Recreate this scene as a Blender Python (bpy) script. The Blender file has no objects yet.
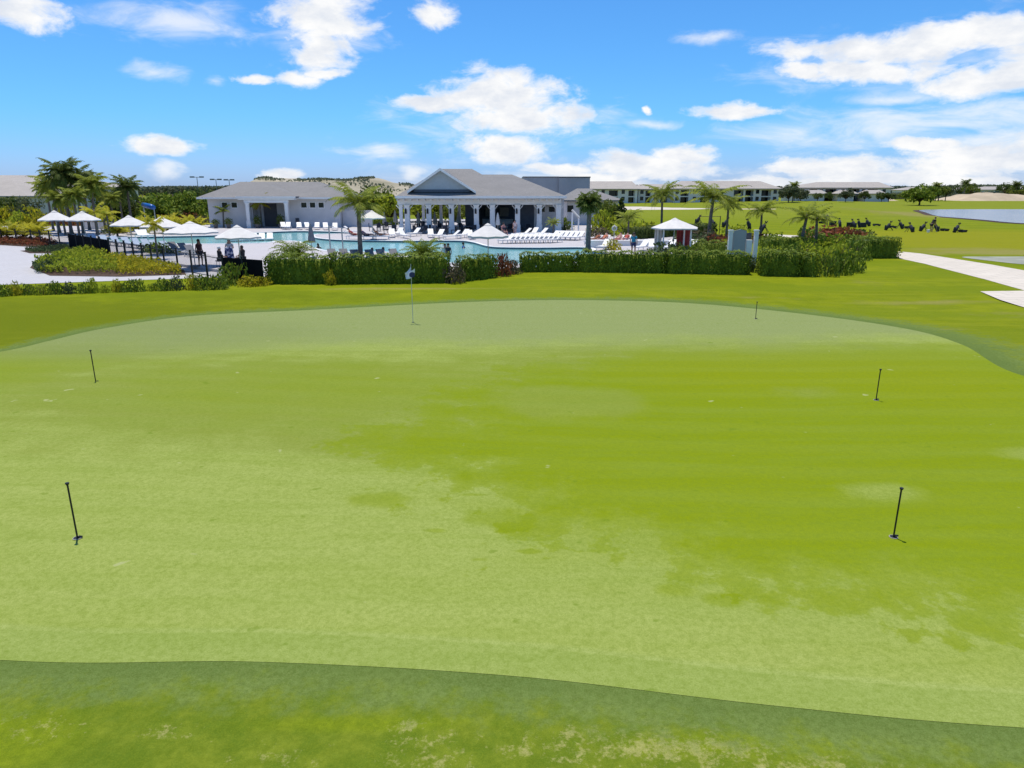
import bpy, bmesh, math, random
import numpy as np
from mathutils import Vector, Matrix, noise as mnoise
from mathutils.geometry import tessellate_polygon
R = math.radians
random.seed(7); rng = np.random.default_rng(7)
scene = bpy.context.scene
COL = scene.collection
# ------------------------------------------------------------------ camera geometry
H, F, P = 5.0, 690.0, R(15.8)
def at(px, py, z=0.0):
    """ground point (height z) seen at picture position px, py"""
    u, v = (px - 512) / F, (384 - py) / F
    dy = math.cos(P) + v * math.sin(P); dz = -math.sin(P) + v * math.cos(P)
    t = (z - H) / dz
    return Vector((u * t, dy * t, z))
def X_at(px, Y, z=0.0):
    return (px - 512) / F * (Y * math.cos(P) + (H - z) * math.sin(P))
def Z_at(py, Y):
    return H + Y * math.tan(math.atan((384 - py) / F) - P)
def Y_at(py, z=0.0):
    return (H - z) / math.tan(P - math.atan((384 - py) / F))
cam = bpy.data.cameras.new('camera'); cam.lens = F / 1024 * 36; cam.sensor_width = 36
cam.clip_start = 0.1; cam.clip_end = 9000
co = bpy.data.objects.new('camera', cam); COL.objects.link(co)
co.location = (0, 0, H); co.rotation_euler = (math.pi / 2 - P, 0, 0); scene.camera = co

# ------------------------------------------------------------------ materials
def new_mat(name):
    m = bpy.data.materials.new(name); m.use_nodes = True
    nt = m.node_tree; b = nt.nodes['Principled BSDF']
    return m, nt, b
def rgb(c): return (c[0], c[1], c[2], 1)
def N(nt, typ, **kw):
    n = nt.nodes.new(typ)
    for k, v in kw.items():
        if k.startswith('i_'):
            n.inputs[k[2:].replace('_', ' ')].default_value = v
        else: setattr(n, k, v)
    return n
def L(nt, a, b): nt.links.new(a, b)
def mixc(nt, fac, a, b, mode='MIX'):
    n = nt.nodes.new('ShaderNodeMix'); n.data_type = 'RGBA'; n.blend_type = mode
    for s, v in ((n.inputs['Factor'], fac), (n.inputs['A'], a), (n.inputs['B'], b)):
        if hasattr(v, 'is_linked') or hasattr(v, 'links'): L(nt, v, s)
        elif isinstance(v, (int, float)): s.default_value = v
        else: s.default_value = rgb(v)
    return n.outputs['Result']
def math_(nt, op, a, b=None, c=None, clamp=False):
    n = nt.nodes.new('ShaderNodeMath'); n.operation = op; n.use_clamp = clamp
    for i, v in enumerate((a, b, c)):
        if v is None: continue
        if hasattr(v, 'links'): L(nt, v, n.inputs[i])
        else: n.inputs[i].default_value = v
    return n.outputs[0]
def ramp(nt, v, lo, hi, a=0.0, b=1.0, smooth=True):
    n = nt.nodes.new('ShaderNodeMapRange'); n.interpolation_type = 'SMOOTHSTEP' if smooth else 'LINEAR'
    L(nt, v, n.inputs[0])
    for i, x in zip((1, 2, 3, 4), (lo, hi, a, b)): n.inputs[i].default_value = x
    return n.outputs[0]
def noise(nt, vec, scale, detail=4, rough=0.55, dist=0.0):
    n = nt.nodes.new('ShaderNodeTexNoise'); L(nt, vec, n.inputs['Vector'])
    n.inputs['Scale'].default_value = scale; n.inputs['Detail'].default_value = detail
    n.inputs['Roughness'].default_value = rough; n.inputs['Distortion'].default_value = dist
    return n.outputs['Fac']
def scaled(nt, vec, s, o=(0, 0, 0)):
    n = nt.nodes.new('ShaderNodeVectorMath'); n.operation = 'MULTIPLY_ADD'; L(nt, vec, n.inputs[0])
    n.inputs[1].default_value = s; n.inputs[2].default_value = o
    return n.outputs[0]
def blobs(nt, vec, lst):
    """max over ellipses of amp*(1-r)"""
    acc = None
    for (x, y, rx, ry, amp) in lst:
        v = scaled(nt, vec, (1 / rx, 1 / ry, 0), (-x / rx, -y / ry, 0))
        n = nt.nodes.new('ShaderNodeVectorMath'); n.operation = 'LENGTH'; L(nt, v, n.inputs[0])
        d = math_(nt, 'MULTIPLY_ADD', n.outputs['Value'], -amp, amp)
        acc = d if acc is None else math_(nt, 'MAXIMUM', acc, d)
    return acc
def mat(name, c, rough=0.6, var=0.12, scale=3.0, spec=0.3, metal=0.0, bump=0.0, c2=None):
    m, nt, b = new_mat(name)
    tc = N(nt, 'ShaderNodeTexCoord')
    f = noise(nt, tc.outputs['Object'], scale, 5, 0.6)
    f = ramp(nt, f, 0.3, 0.7)
    c2 = c2 or tuple(x * (1 - var * 2) for x in c)
    L(nt, mixc(nt, f, c, c2), b.inputs['Base Color'])
    b.inputs['Roughness'].default_value = rough; b.inputs['Metallic'].default_value = metal
    b.inputs['Specular IOR Level'].default_value = spec
    if bump:
        bp = N(nt, 'ShaderNodeBump'); bp.inputs['Strength'].default_value = bump; bp.inputs['Distance'].default_value = 0.02
        L(nt, noise(nt, tc.outputs['Object'], scale * 6, 4), bp.inputs['Height']); L(nt, bp.outputs[0], b.inputs['Normal'])
    return m
def leaf_mat(name, c1, c2, c3=None, trans=0.35):
    m, nt, b = new_mat(name)
    g = N(nt, 'ShaderNodeNewGeometry'); tc = N(nt, 'ShaderNodeTexCoord')
    c = mixc(nt, g.outputs['Random Per Island'], c1, c2)
    f = ramp(nt, noise(nt, tc.outputs['Object'], 1.4, 3), 0.35, 0.65)
    c = mixc(nt, math_(nt, 'MULTIPLY', f, 0.5), c, c3 or c2)
    L(nt, c, b.inputs['Base Color']); b.inputs['Roughness'].default_value = 0.6
    b.inputs['Specular IOR Level'].default_value = 0.12
    t = N(nt, 'ShaderNodeBsdfTranslucent'); L(nt, c, t.inputs['Color'])
    mx = N(nt, 'ShaderNodeMixShader'); mx.inputs[0].default_value = trans
    L(nt, b.outputs[0], mx.inputs[1]); L(nt, t.outputs[0], mx.inputs[2])
    L(nt, mx.outputs[0], nt.nodes['Material Output'].inputs['Surface'])
    return m
M = {}
M['white'] = mat('white_paint', (.84, .82, .79), .5, .03)
M['canopy'] = mat('white_canvas', (.68, .655, .62), .8, .06)
M['cream'] = mat('cream_canvas', (.70, .66, .56), .8, .04)
M['greycloth'] = mat('grey_canvas', (.22, .23, .25), .8, .1)
M['taupe'] = mat('taupe_canvas', (.36, .34, .30), .8, .1)
M['black'] = mat('black_metal', (.02, .02, .022), .45, .1)
M['dark'] = mat('dark_fabric', (.035, .04, .055), .8, .2)
M['screen'] = mat('black_screen_fabric', (.012, .012, .014), .9, .1, spec=.02)
M['metal'] = mat('brushed_metal', (.5, .5, .5), .35, .05, metal=.7)
M['wall'] = mat('light_grey_siding', (.70, .665, .65), .7, .05, .8)
M['wallgrey'] = mat('grey_stucco', (.42, .42, .42), .7, .06, .5)
M['slate'] = mat('slate_blue_wall', (.11, .125, .155), .7, .08)
M['doordark'] = mat('dark_grey_door', (.10, .10, .11), .5, .08)
M['glass'] = mat('dark_glass', (.015, .018, .022), .12, .1, spec=.5)
M['ceil'] = mat('ceiling_boards', (.55, .53, .5), .7, .05)
M['condo'] = mat('pale_condo_wall', (.80, .73, .68), .7, .06, .2)
M['gable'] = mat('blue_grey_gable_siding', (.45, .48, .49), .7, .04)
def shingle(name, c, c2):
    m, nt, b = new_mat(name); tc = N(nt, 'ShaderNodeTexCoord')
    br = N(nt, 'ShaderNodeTexBrick'); L(nt, scaled(nt, tc.outputs['Object'], (1, 1.6, 1)), br.inputs['Vector'])
    br.inputs['Color1'].default_value = rgb(c); br.inputs['Color2'].default_value = rgb(c2)
    br.inputs['Mortar'].default_value = rgb(tuple(x * .6 for x in c)); br.inputs['Scale'].default_value = 3
    br.inputs['Mortar Size'].default_value = .012
    f = ramp(nt, noise(nt, tc.outputs['Object'], .5, 5), .3, .7, 0, .35)
    L(nt, mixc(nt, f, br.outputs['Color'], tuple(x * .75 for x in c)), b.inputs['Base Color'])
    b.inputs['Roughness'].default_value = .85
    return m
M['shingle'] = shingle('grey_shingle', (.19, .185, .18), (.25, .24, .23))
M['shingle2'] = shingle('pale_shingle', (.36, .325, .285), (.43, .39, .35))
M['trunk'] = mat('palm_bark', (.20, .17, .14), .9, .25, 6, bump=.5)
M['bark'] = mat('grey_bark', (.13, .10, .075), .9, .25, 6, bump=.5)
M['hedge'] = leaf_mat('hedge_leaf', (.05, .09, .010), (.20, .26, .02), trans=.10)
M['shrub'] = leaf_mat('shrub_leaf', (.07, .12, .012), (.22, .28, .03), trans=.25)
M['lime'] = leaf_mat('lime_leaf', (.18, .23, .02), (.40, .45, .035), trans=.5)
M['yellow'] = leaf_mat('yellow_leaf', (.50, .43, .02), (.20, .24, .02), (.58, .48, .04), trans=.55)
M['red'] = leaf_mat('red_leaf', (.26, .055, .035), (.12, .08, .02), (.34, .11, .06))
M['tan'] = leaf_mat('tan_leaf', (.18, .13, .09), (.10, .10, .04))
M['juniper'] = leaf_mat('juniper_leaf', (.05, .085, .03), (.10, .13, .05))
M['tree'] = leaf_mat('tree_leaf', (.07, .095, .018), (.20, .24, .035))
M['darktree'] = leaf_mat('dark_tree_leaf', (.05, .075, .018), (.11, .145, .03))
M['olive'] = leaf_mat('olive_leaf', (.07, .09, .045), (.14, .16, .08))  # lighter olive paints distance haze into the leaves of the far trees
M['palm'] = leaf_mat('palm_leaf', (.10, .14, .02), (.29, .33, .04), trans=.3)
M['palmy'] = leaf_mat('yellow_palm_leaf', (.32, .33, .03), (.52, .47, .04), trans=.5)
M['palmd'] = leaf_mat('dark_palm_leaf', (.06, .09, .02), (.13, .17, .03), trans=.3)
M['farwood'] = leaf_mat('far_leaf', (.10, .125, .075), (.17, .19, .12))  # lightened, greyed leaf colour in place of haze over the far woods
M['mulch'] = mat('brown_mulch', (.10, .06, .04), .95, .3, 6, bump=.5)
M['flower'] = mat('white_flower', (.8, .78, .7), .7, .03)

# ground-type materials -------------------------------------------------
def sepx(nt, v, i=0):
    n = nt.nodes.new('ShaderNodeSeparateXYZ'); L(nt, v, n.inputs[0]); return n.outputs[i]
def sepy(nt, v): return sepx(nt, v, 1)
def rough_color(nt, P_, big, mid, fine, vf, streak):
    c = mixc(nt, ramp(nt, big, .35, .65), (.185, .220, .003), (.245, .275, .006))
    c = mixc(nt, ramp(nt, mid, .35, .65, 0, .7), c, (.14, .185, .004))
    c = mixc(nt, ramp(nt, streak, .4, .7, 0, .55), c, (.27, .285, .02))
    bw = math_(nt, 'SINE', math_(nt, 'MULTIPLY_ADD', sepy(nt, P_), .9, math_(nt, 'MULTIPLY_ADD', big, 9, math_(nt, 'MULTIPLY', sepx(nt, P_), .12))))
    c = mixc(nt, ramp(nt, bw, -.5, .8, 0, .6), c, (.15, .20, .006))
    c = mixc(nt, ramp(nt, math_(nt, 'ADD', blobs(nt, P_, [(-19, 27, 16, 7.5, 1), (-15, 33, 14, 3, .4)]), math_(nt, 'MULTIPLY_ADD', mid, .8, -.4)), .05, .6, 0, .75), c, (.115, .14, .004))
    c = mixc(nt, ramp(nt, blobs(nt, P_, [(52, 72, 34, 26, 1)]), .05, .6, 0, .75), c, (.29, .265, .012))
    # worn straw-coloured spots near the camera
    sb = blobs(nt, P_, [(1.5, 5.25, 1.7, .36, 1.1), (2.6, 4.9, 1.6, .4, 1.2), (.55, 5.4, .3, .25, 1.1), (.1, 5.25, .3, .2, .9), (4.4, 4.5, .8, .3, 1), (-.8, 5.15, .5, .5, .8),
                        (-3.4, 5.5, .3, .15, .7), (-4.6, 5.6, .5, .2, .65), (1.0, 4.9, 1.0, .3, .7), (3.4, 4.7, .8, .3, .9), (-1.0, 5.55, .3, .16, .9), (1.25, 5.62, .3, .12, 1), (-2.2, 5.0, .5, .4, .6), (5.6, 4.6, .8, .5, .8)])
    sb = math_(nt, 'ADD', sb, math_(nt, 'MULTIPLY_ADD', math_(nt, 'MULTIPLY_ADD', noise(nt, P_, 26, 4, .7), .45, math_(nt, 'MULTIPLY', noise(nt, P_, 6.0, 5, .7), .65)), 6.5, -3.85))
    nearness = ramp(nt, blobs(nt, P_, [(0, 3, 14, 3.6, 1)]), 0, .1)
    straw = math_(nt, 'MULTIPLY', ramp(nt, sb, .1, 1.1, 0, .62), nearness)
    nb = mixc(nt, ramp(nt, noise(nt, P_, 2.4, 5, .65), .35, .65), (.095, .155, .014), (.19, .235, .024))
    nb = mixc(nt, ramp(nt, blobs(nt, P_, [(-5.2, 5.4, 1.6, .7, 1), (-1.5, 5.6, 1.8, .2, .7), (2.5, 5.3, 2.5, .3, .7)]), .1, .6, 0, .6), nb, (.22, .28, .008))
    nb = mixc(nt, ramp(nt, noise(nt, P_, 9, 5, .7), .4, .66, 0, .5), nb, (.075, .13, .01))
    c = mixc(nt, math_(nt, 'MULTIPLY', nearness, .92), c, nb)
    c = mixc(nt, straw, c, (.50, .44, .19))
    c = mixc(nt, ramp(nt, sepy(nt, P_), 95, 150, 0, .45), c, (.27, .285, .045))  # distance haze painted into the grass: colour pales over the far fairway
    # dry grass at the lake mound, the scrub strip and the hedge foot
    dr = blobs(nt, P_, [(76, 150, 20, 34, 1.3), (44, 57, 17, 3.6, 1.4), (38, 60, 14, 4, .6), (60, 96, 60, 8, .3), (60, 190, 60, 16, .3), (-4.5, 35.6, 10, 1.0, .75), (22, 28, 6, 2.5, .35), (20, 39, 4, 3, .35), (19.4, 32, 6, 1.3, .7), (15.5, 24.5, 3, .8, .6), (12, 33, 4, .8, .5)])
    dr = math_(nt, 'ADD', dr, math_(nt, 'ADD', math_(nt, 'MULTIPLY_ADD', mid, .9, -.45), math_(nt, 'MULTIPLY_ADD', big, .9, -.45)))
    c = mixc(nt, ramp(nt, dr, .2, .8, 0, .85), c, (.30, .25, .09))
    c = mixc(nt, ramp(nt, fine, .3, .7, 0, .35), c, (.09, .125, .004))
    c = mixc(nt, ramp(nt, vf, .4, .7, 0, .35), c, (.22, .26, .02))
    return c
def grass_mat(name, kind):
    m, nt, b = new_mat(name)
    g = N(nt, 'ShaderNodeNewGeometry'); P_ = g.outputs['Position']
    big = noise(nt, P_, .16, 4, .6, .6); mid = noise(nt, P_, .9, 5, .62); fine = noise(nt, P_, 14, 4, .7); vf = noise(nt, P_, 60, 3, .75)
    streak = noise(nt, scaled(nt, P_, (.12, 1.1, 1)), 1.6, 4, .6)
    if kind == 'green':
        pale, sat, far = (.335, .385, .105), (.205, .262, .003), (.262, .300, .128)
        f = blobs(nt, P_, [(8.0, 15.0, 12.5, 9.5, 1), (9.0, 10.4, 9.5, 5.6, 1), (3.2, 10.8, 5.0, 3.6, .8), (13, 15, 8, 8.5, .9), (-15.0, 18.4, 4.6, 5.0, .8), (-4, 17.2, 10, 4.6, .55)])
        nn = math_(nt, 'ADD', math_(nt, 'MULTIPLY_ADD', mid, .55, -.275), math_(nt, 'MULTIPLY_ADD', big, .6, -.3))
        nn = math_(nt, 'ADD', nn, math_(nt, 'MULTIPLY_ADD', streak, .55, -.275))
        fs_ = math_(nt, 'ADD', f, nn)
        sep = N(nt, 'ShaderNodeSeparateXYZ'); L(nt, P_, sep.inputs[0])
        soft = ramp(nt, fs_, -.02, .72)
        # one ragged tongue with a crisper edge
        g2 = blobs(nt, P_, [(9.2, 14.6, 11.6, 8.0, 1), (-.6, 13.2, 3.2, 1.3, .35)])
        g2 = math_(nt, 'ADD', g2, math_(nt, 'ADD', math_(nt, 'MULTIPLY_ADD', noise(nt, P_, .8, 6, .66), .75, -.375), math_(nt, 'MULTIPLY_ADD', noise(nt, P_, 2.6, 5, .7), .3, -.15)))
        g2 = math_(nt, 'ADD', ramp(nt, g2, -.02, .05, 0, .70), ramp(nt, g2, .02, .22, 0, .30))
        g2 = math_(nt, 'MULTIPLY', g2, ramp(nt, math_(nt, 'MULTIPLY_ADD', big, 4, sep.outputs[1]), 20.0, 27.0, 1, 0))
        soft = math_(nt, 'MULTIPLY', soft, .62)
        f1 = math_(nt, 'MAXIMUM', soft, g2)
        spot = blobs(nt, P_, [(1.4, 16.3, 2.6, 1.9, 1.35), (6.5, 11.2, 1.0, .6, 1), (7.6, 17.0, 1.6, .8, .8), (10.6, 12.8, 1.4, .6, .8)])
        spot = ramp(nt, math_(nt, 'ADD', spot, math_(nt, 'MULTIPLY_ADD', mid, 1.2, -.6)), .1, .7, 0, .65)
        f1 = math_(nt, 'SUBTRACT', f1, spot, clamp=True)
        dk = blobs(nt, P_, [(-2.3, 10.6, .7, .5, 1), (-1.2, 9.6, .3, .12, .9), (-.2, 9.9, .8, .6, 1), (0.2, 9.0, .35, .12, .9), (-.5, 8.75, .25, .1, .9), (2.1, 8.0, .5, .3, 1), (2.7, 7.75, .4, .25, 1), (-.6, 10.9, .5, .12, .8)])
        dk = ramp(nt, math_(nt, 'ADD', dk, math_(nt, 'MULTIPLY_ADD', mid, 1.6, -.85)), .1, .6, 0, .55)
        f1 = math_(nt, 'ADD', f1, dk, clamp=True)
        mt = ramp(nt, math_(nt, 'ADD', blobs(nt, P_, [(-6.5, 16.8, 9.5, 5.2, 1), (-15, 19, 7, 5, .9), (-3, 13.6, 4, 1.6, .7), (6, 18, 14, 6, 1)]), math_(nt, 'ADD', math_(nt, 'MULTIPLY_ADD', mid, .7, -.35), math_(nt, 'MULTIPLY_ADD', streak, .6, -.3))), -.05, .5, 0, .95)
        c = mixc(nt, mt, pale, (.235, .273, .055))
        c = mixc(nt, f1, c, sat)
        c = mixc(nt, ramp(nt, noise(nt, scaled(nt, P_, (.25, 2.2, 1)), 1.2, 5, .65), .38, .68, 0, .30), c, (.205, .28, .035))
        c = mixc(nt, ramp(nt, noise(nt, P_, 5.0, 5, .7), .42, .70, 0, .16), c, (.16, .225, .02))
        hot = ramp(nt, blobs(nt, P_, [(7.5, 19.0, 7, 3.6, 1), (11, 18, 4, 4, 1)]), 0, .8, 0, .6)
        c = mixc(nt, math_(nt, 'MULTIPLY', hot, f1), c, (.235, .27, .001))
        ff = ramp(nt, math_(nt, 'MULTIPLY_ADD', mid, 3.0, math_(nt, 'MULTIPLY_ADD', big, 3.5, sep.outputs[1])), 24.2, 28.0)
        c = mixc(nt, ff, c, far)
        c = mixc(nt, ramp(nt, blobs(nt, P_, [(-13, 24, 8, 5, 1)]), 0, .5, 0, .6), c, (.215, .248, .105))
        # ring left by the clean-up pass of the mower
        at_ = N(nt, 'ShaderNodeAttribute'); at_.attribute_name = 'edge'
        rim = ramp(nt, at_.outputs['Fac'], .50, .53, 1, 0, False)
        line = math_(nt, 'MULTIPLY', ramp(nt, at_.outputs['Fac'], .50, .53, 0, 1, False), ramp(nt, at_.outputs['Fac'], .56, .64, 1, 0, False))
        line = math_(nt, 'MULTIPLY', line, ramp(nt, sep.outputs[1], 9, 13, 1, 0))
        rim = math_(nt, 'MULTIPLY', rim, ramp(nt, sep.outputs[1], 9, 13, 1, 0))
        c = mixc(nt, math_(nt, 'MULTIPLY', rim, .30), c, (.205, .29, .075))
        c = mixc(nt, math_(nt, 'MULTIPLY', line, .35), c, (.36, .42, .15))
        # mowing lines
        wv = math_(nt, 'SINE', math_(nt, 'MULTIPLY_ADD', sep.outputs[1], 5.2, math_(nt, 'MULTIPLY', sep.outputs[0], .35)))
        wv = math_(nt, 'ADD', wv, math_(nt, 'MULTIPLY_ADD', streak, 3, -1.5))
        c = mixc(nt, ramp(nt, wv, -.6, 1.2, 0, .06), c, (.34, .40, .13))
        c = mixc(nt, ramp(nt, fine, .35, .72, 0, .42), c, (.14, .20, .015))
        c = mixc(nt, ramp(nt, vf, .35, .72, 0, .42), c, (.12, .17, .015))
        sp = noise(nt, P_, 2.3, 2, .5)
        c = mixc(nt, ramp(nt, sp, .735, .78, 0, .5), c, (.42, .43, .22))
        sp2 = noise(nt, scaled(nt, P_, (1, 1.4, 1), (7, 3, 0)), 2.9, 2, .5)
        c = mixc(nt, ramp(nt, sp2, .70, .76, 0, .45), c, (.12, .19, .01))
        bs = .35
    elif kind == 'collar':
        c = mixc(nt, ramp(nt, mid, .3, .7), (.135, .195, .050), (.175, .235, .058))
        at_ = N(nt, 'ShaderNodeAttribute'); at_.attribute_name = 'edge'
        e_ = math_(nt, 'ADD', at_.outputs['Fac'], math_(nt, 'MULTIPLY_ADD', noise(nt, P_, 3.0, 6, .7), 1.1, -.55))
        c = mixc(nt, ramp(nt, at_.outputs['Fac'], .3, .6, 0, .5), c, (.075, .125, .03))
        c = mixc(nt, ramp(nt, fine, .3, .7, 0, .6), c, (.065, .10, .015))
        c = mixc(nt, ramp(nt, vf, .4, .7, 0, .45), c, (.20, .25, .08))
        c = mixc(nt, ramp(nt, e_, .04, .46, 1, 0), c, rough_color(nt, P_, big, mid, fine, vf, streak))
        bs = .5
    else:
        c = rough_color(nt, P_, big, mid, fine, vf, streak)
        bs = .6
    grit = noise(nt, P_, 150, 2, .8)
    c = mixc(nt, ramp(nt, grit, .42, .62, 0, .22 if kind == 'green' else .4), c, (.07, .11, .008))
    L(nt, c, b.inputs['Base Color']); b.inputs['Roughness'].default_value = .9
    b.inputs['Specular IOR Level'].default_value = .02
    bp = N(nt, 'ShaderNodeBump'); bp.inputs['Strength'].default_value = bs; bp.inputs['Distance'].default_value = .012
    L(nt, math_(nt, 'ADD', fine, vf), bp.inputs['Height']); L(nt, bp.outputs[0], b.inputs['Normal'])
    return m
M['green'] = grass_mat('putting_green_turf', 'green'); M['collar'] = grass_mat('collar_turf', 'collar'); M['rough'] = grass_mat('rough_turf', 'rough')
def paving(name, c, s):
    m, nt, b = new_mat(name); g = N(nt, 'ShaderNodeNewGeometry'); P_ = g.outputs['Position']
    br = N(nt, 'ShaderNodeTexBrick'); L(nt, P_, br.inputs['Vector']); br.inputs['Scale'].default_value = s
    br.inputs['Color1'].default_value = rgb(c); br.inputs['Color2'].default_value = rgb(tuple(x * .90 for x in c)); br.inputs['Mortar'].default_value = rgb(tuple(x * .6 for x in c))
    br.inputs['Mortar Size'].default_value = .01
    f = ramp(nt, noise(nt, P_, .35, 5, .6), .3, .7, 0, .3)
    L(nt, mixc(nt, f, br.outputs['Color'], (c[0] * .8, c[1] * .78, c[2] * .76)), b.inputs['Base Color']); b.inputs['Roughness'].default_value = .85
    return m
M['deck'] = paving('pale_deck_pavers', (.50, .475, .48), 2.2)
M['plaza'] = paving('pale_plaza_pavers', (.49, .48, .49), 1.6)
M['path'] = paving('pale_concrete_path', (.62, .555, .46), .35)
M['sand'] = mat('pale_sand', (.52, .42, .29), .95, .12, .15, bump=.3)
M['palesand'] = mat('grey_sand', (.36, .37, .30), .95, .2, .4)
M['hill'] = mat('scrubby_sand_hill', (.42, .37, .28), .95, .0, .05, c2=(.24, .22, .14), bump=.3)
M['tile'] = mat('pool_tile', (.08, .12, .16), .3, .1)
def water(name, c1, c2, rough, bump, sc, c3=None):
    m, nt, b = new_mat(name); g = N(nt, 'ShaderNodeNewGeometry'); P_ = g.outputs['Position']
    f = ramp(nt, noise(nt, P_, .12 if c3 is None else .09, 3), .35, .65)
    c = mixc(nt, f, c1, c2)
    rp = ramp(nt, noise(nt, scaled(nt, P_, (1, 2, 1)), 1.2, 4, .6, .8), .4, .75, 0, .35)
    if c3: c = mixc(nt, rp, c, c3)
    L(nt, c, b.inputs['Base Color']); b.inputs['Roughness'].default_value = rough; b.inputs['IOR'].default_value = 1.33
    bp = N(nt, 'ShaderNodeBump'); bp.inputs['Strength'].default_value = bump; bp.inputs['Distance'].default_value = .05
    L(nt, noise(nt, scaled(nt, P_, (1, 1.8, 1)), sc, 4, .6), bp.inputs['Height']); L(nt, bp.outputs[0], b.inputs['Normal'])
    return m
M['pool'] = water('pool_water', (.16, .44, .46), (.24, .50, .51), .12, .35, 1.6, (.40, .60, .60))
M['lake'] = water('lake_water', (.16, .18, .20), (.20, .21, .23), .22, .5, 1.2)

# ------------------------------------------------------------------ object helpers
def tag(o, label=None, cat=None, group=None, kind=None):
    if label: o['label'] = label
    if cat: o['category'] = cat
    if group: o['group'] = group
    if kind: o['kind'] = kind
    return o
def link(name, me, m, parent=None):
    if m is not None and not me.materials: me.materials.append(m)
    o = bpy.data.objects.new(name, me); COL.objects.link(o)
    if parent: o.parent = parent
    return o
def empty(name, loc, label, cat, group=None, rz=0.0, kind=None):
    o = bpy.data.objects.new(name, None); COL.objects.link(o); o.location = loc; o.rotation_euler = (0, 0, rz)
    o.empty_display_size = .2
    return tag(o, label, cat, group, kind)
def dup(root, loc, rz=0.0, sc=None, label=None):
    r = root.copy(); COL.objects.link(r); r.location = loc; r.rotation_euler = (0, 0, rz)
    if sc is not None: r.scale = sc if hasattr(sc, '__len__') else (sc, sc, sc)
    if label: r['label'] = label
    for ch in KIDS.get(root.name, []):
        c = ch.copy(); COL.objects.link(c); c.parent = r
        for g in KIDS.get(ch.name, []):
            d = g.copy(); COL.objects.link(d); d.parent = c
    return r
KIDS = {}
def index_kids(root):
    KIDS[root.name] = [o for o in bpy.data.objects if o.parent == root]
    for k in KIDS[root.name]: KIDS[k.name] = [o for o in bpy.data.objects if o.parent == k]
class MB:
    def __init__(s): s.v = []; s.f = []
    def add(s, v, f):
        n = len(s.v); s.v += [tuple(x) for x in v]; s.f += [tuple(i + n for i in q) for q in f]; return s
    def box(s, x0, x1, y0, y1, z0, z1):
        return s.add([(x0, y0, z0), (x1, y0, z0), (x1, y1, z0), (x0, y1, z0), (x0, y0, z1), (x1, y0, z1), (x1, y1, z1), (x0, y1, z1)],
                     [(3, 2, 1, 0), (4, 5, 6, 7), (0, 1, 5, 4), (1, 2, 6, 5), (2, 3, 7, 6), (3, 0, 4, 7)])
    def tube(s, pts, rad, n=8, cap=True):
        pts = [Vector(p) for p in pts]; rad = rad if hasattr(rad, '__len__') else [rad] * len(pts)
        base = len(s.v); up = Vector((0, 0, 1)); prev = None
        for i, p in enumerate(pts):
            d = (pts[min(i + 1, len(pts) - 1)] - pts[max(i - 1, 0)]).normalized()
            a = d.cross(up if abs(d.z) < .95 else Vector((1, 0, 0))).normalized() if prev is None else (prev - d * prev.dot(d)).normalized()
            prev = a; b_ = d.cross(a)
            for k in range(n):
                t = 2 * math.pi * k / n; s.v.append(tuple(p + (a * math.cos(t) + b_ * math.sin(t)) * rad[i]))
        for i in range(len(pts) - 1):
            for k in range(n):
                a0 = base + i * n + k; a1 = base + i * n + (k + 1) % n
                s.f.append((a0, a1, a1 + n, a0 + n))
        if cap:
            s.f.append(tuple(base + k for k in range(n))[::-1]); e = base + (len(pts) - 1) * n
            s.f.append(tuple(e + k for k in range(n)))
        return s
    def build(s, name, m, parent=None, smooth=False, loc=None):
        me = bpy.data.meshes.new(name); me.from_pydata(s.v, [], s.f); me.update()
        if smooth: me.polygons.foreach_set('use_smooth', [True] * len(me.polygons))
        o = link(name, me, m, parent)
        if loc is not None: o.location = loc
        return o
def quads_mesh(name, V):
    """V: (n,4,3) array of separate quads"""
    n = len(V); me = bpy.data.meshes.new(name)
    me.vertices.add(n * 4); me.vertices.foreach_set('co', V.reshape(-1).astype(np.float32))
    me.loops.add(n * 4); me.loops.foreach_set('vertex_index', np.arange(n * 4, dtype=np.int32))
    me.polygons.add(n); me.polygons.foreach_set('loop_start', np.arange(0, n * 4, 4, dtype=np.int32))
    me.update(calc_edges=True); me.validate(); return me
def leaf_quads(P_, size, up=.0, aspect=2.0, r=rng):
    """diamond leaf at each point; up pushes their long axis upward"""
    n = len(P_); d = r.normal(size=(n, 3)); d[:, 2] += up * 2.2; d /= np.linalg.norm(d, axis=1)[:, None]
    e = r.normal(size=(n, 3)); e -= d * (e * d).sum(1)[:, None]; e /= np.linalg.norm(e, axis=1)[:, None]
    s = (size * r.uniform(.6, 1.35, n))[:, None]
    a = d * s; b = e * s / aspect
    V = np.stack([P_ - a * .5, P_ + b * .5 - a * .05, P_ + a * .5, P_ - b * .5 - a * .05], 1)
    return V

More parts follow.
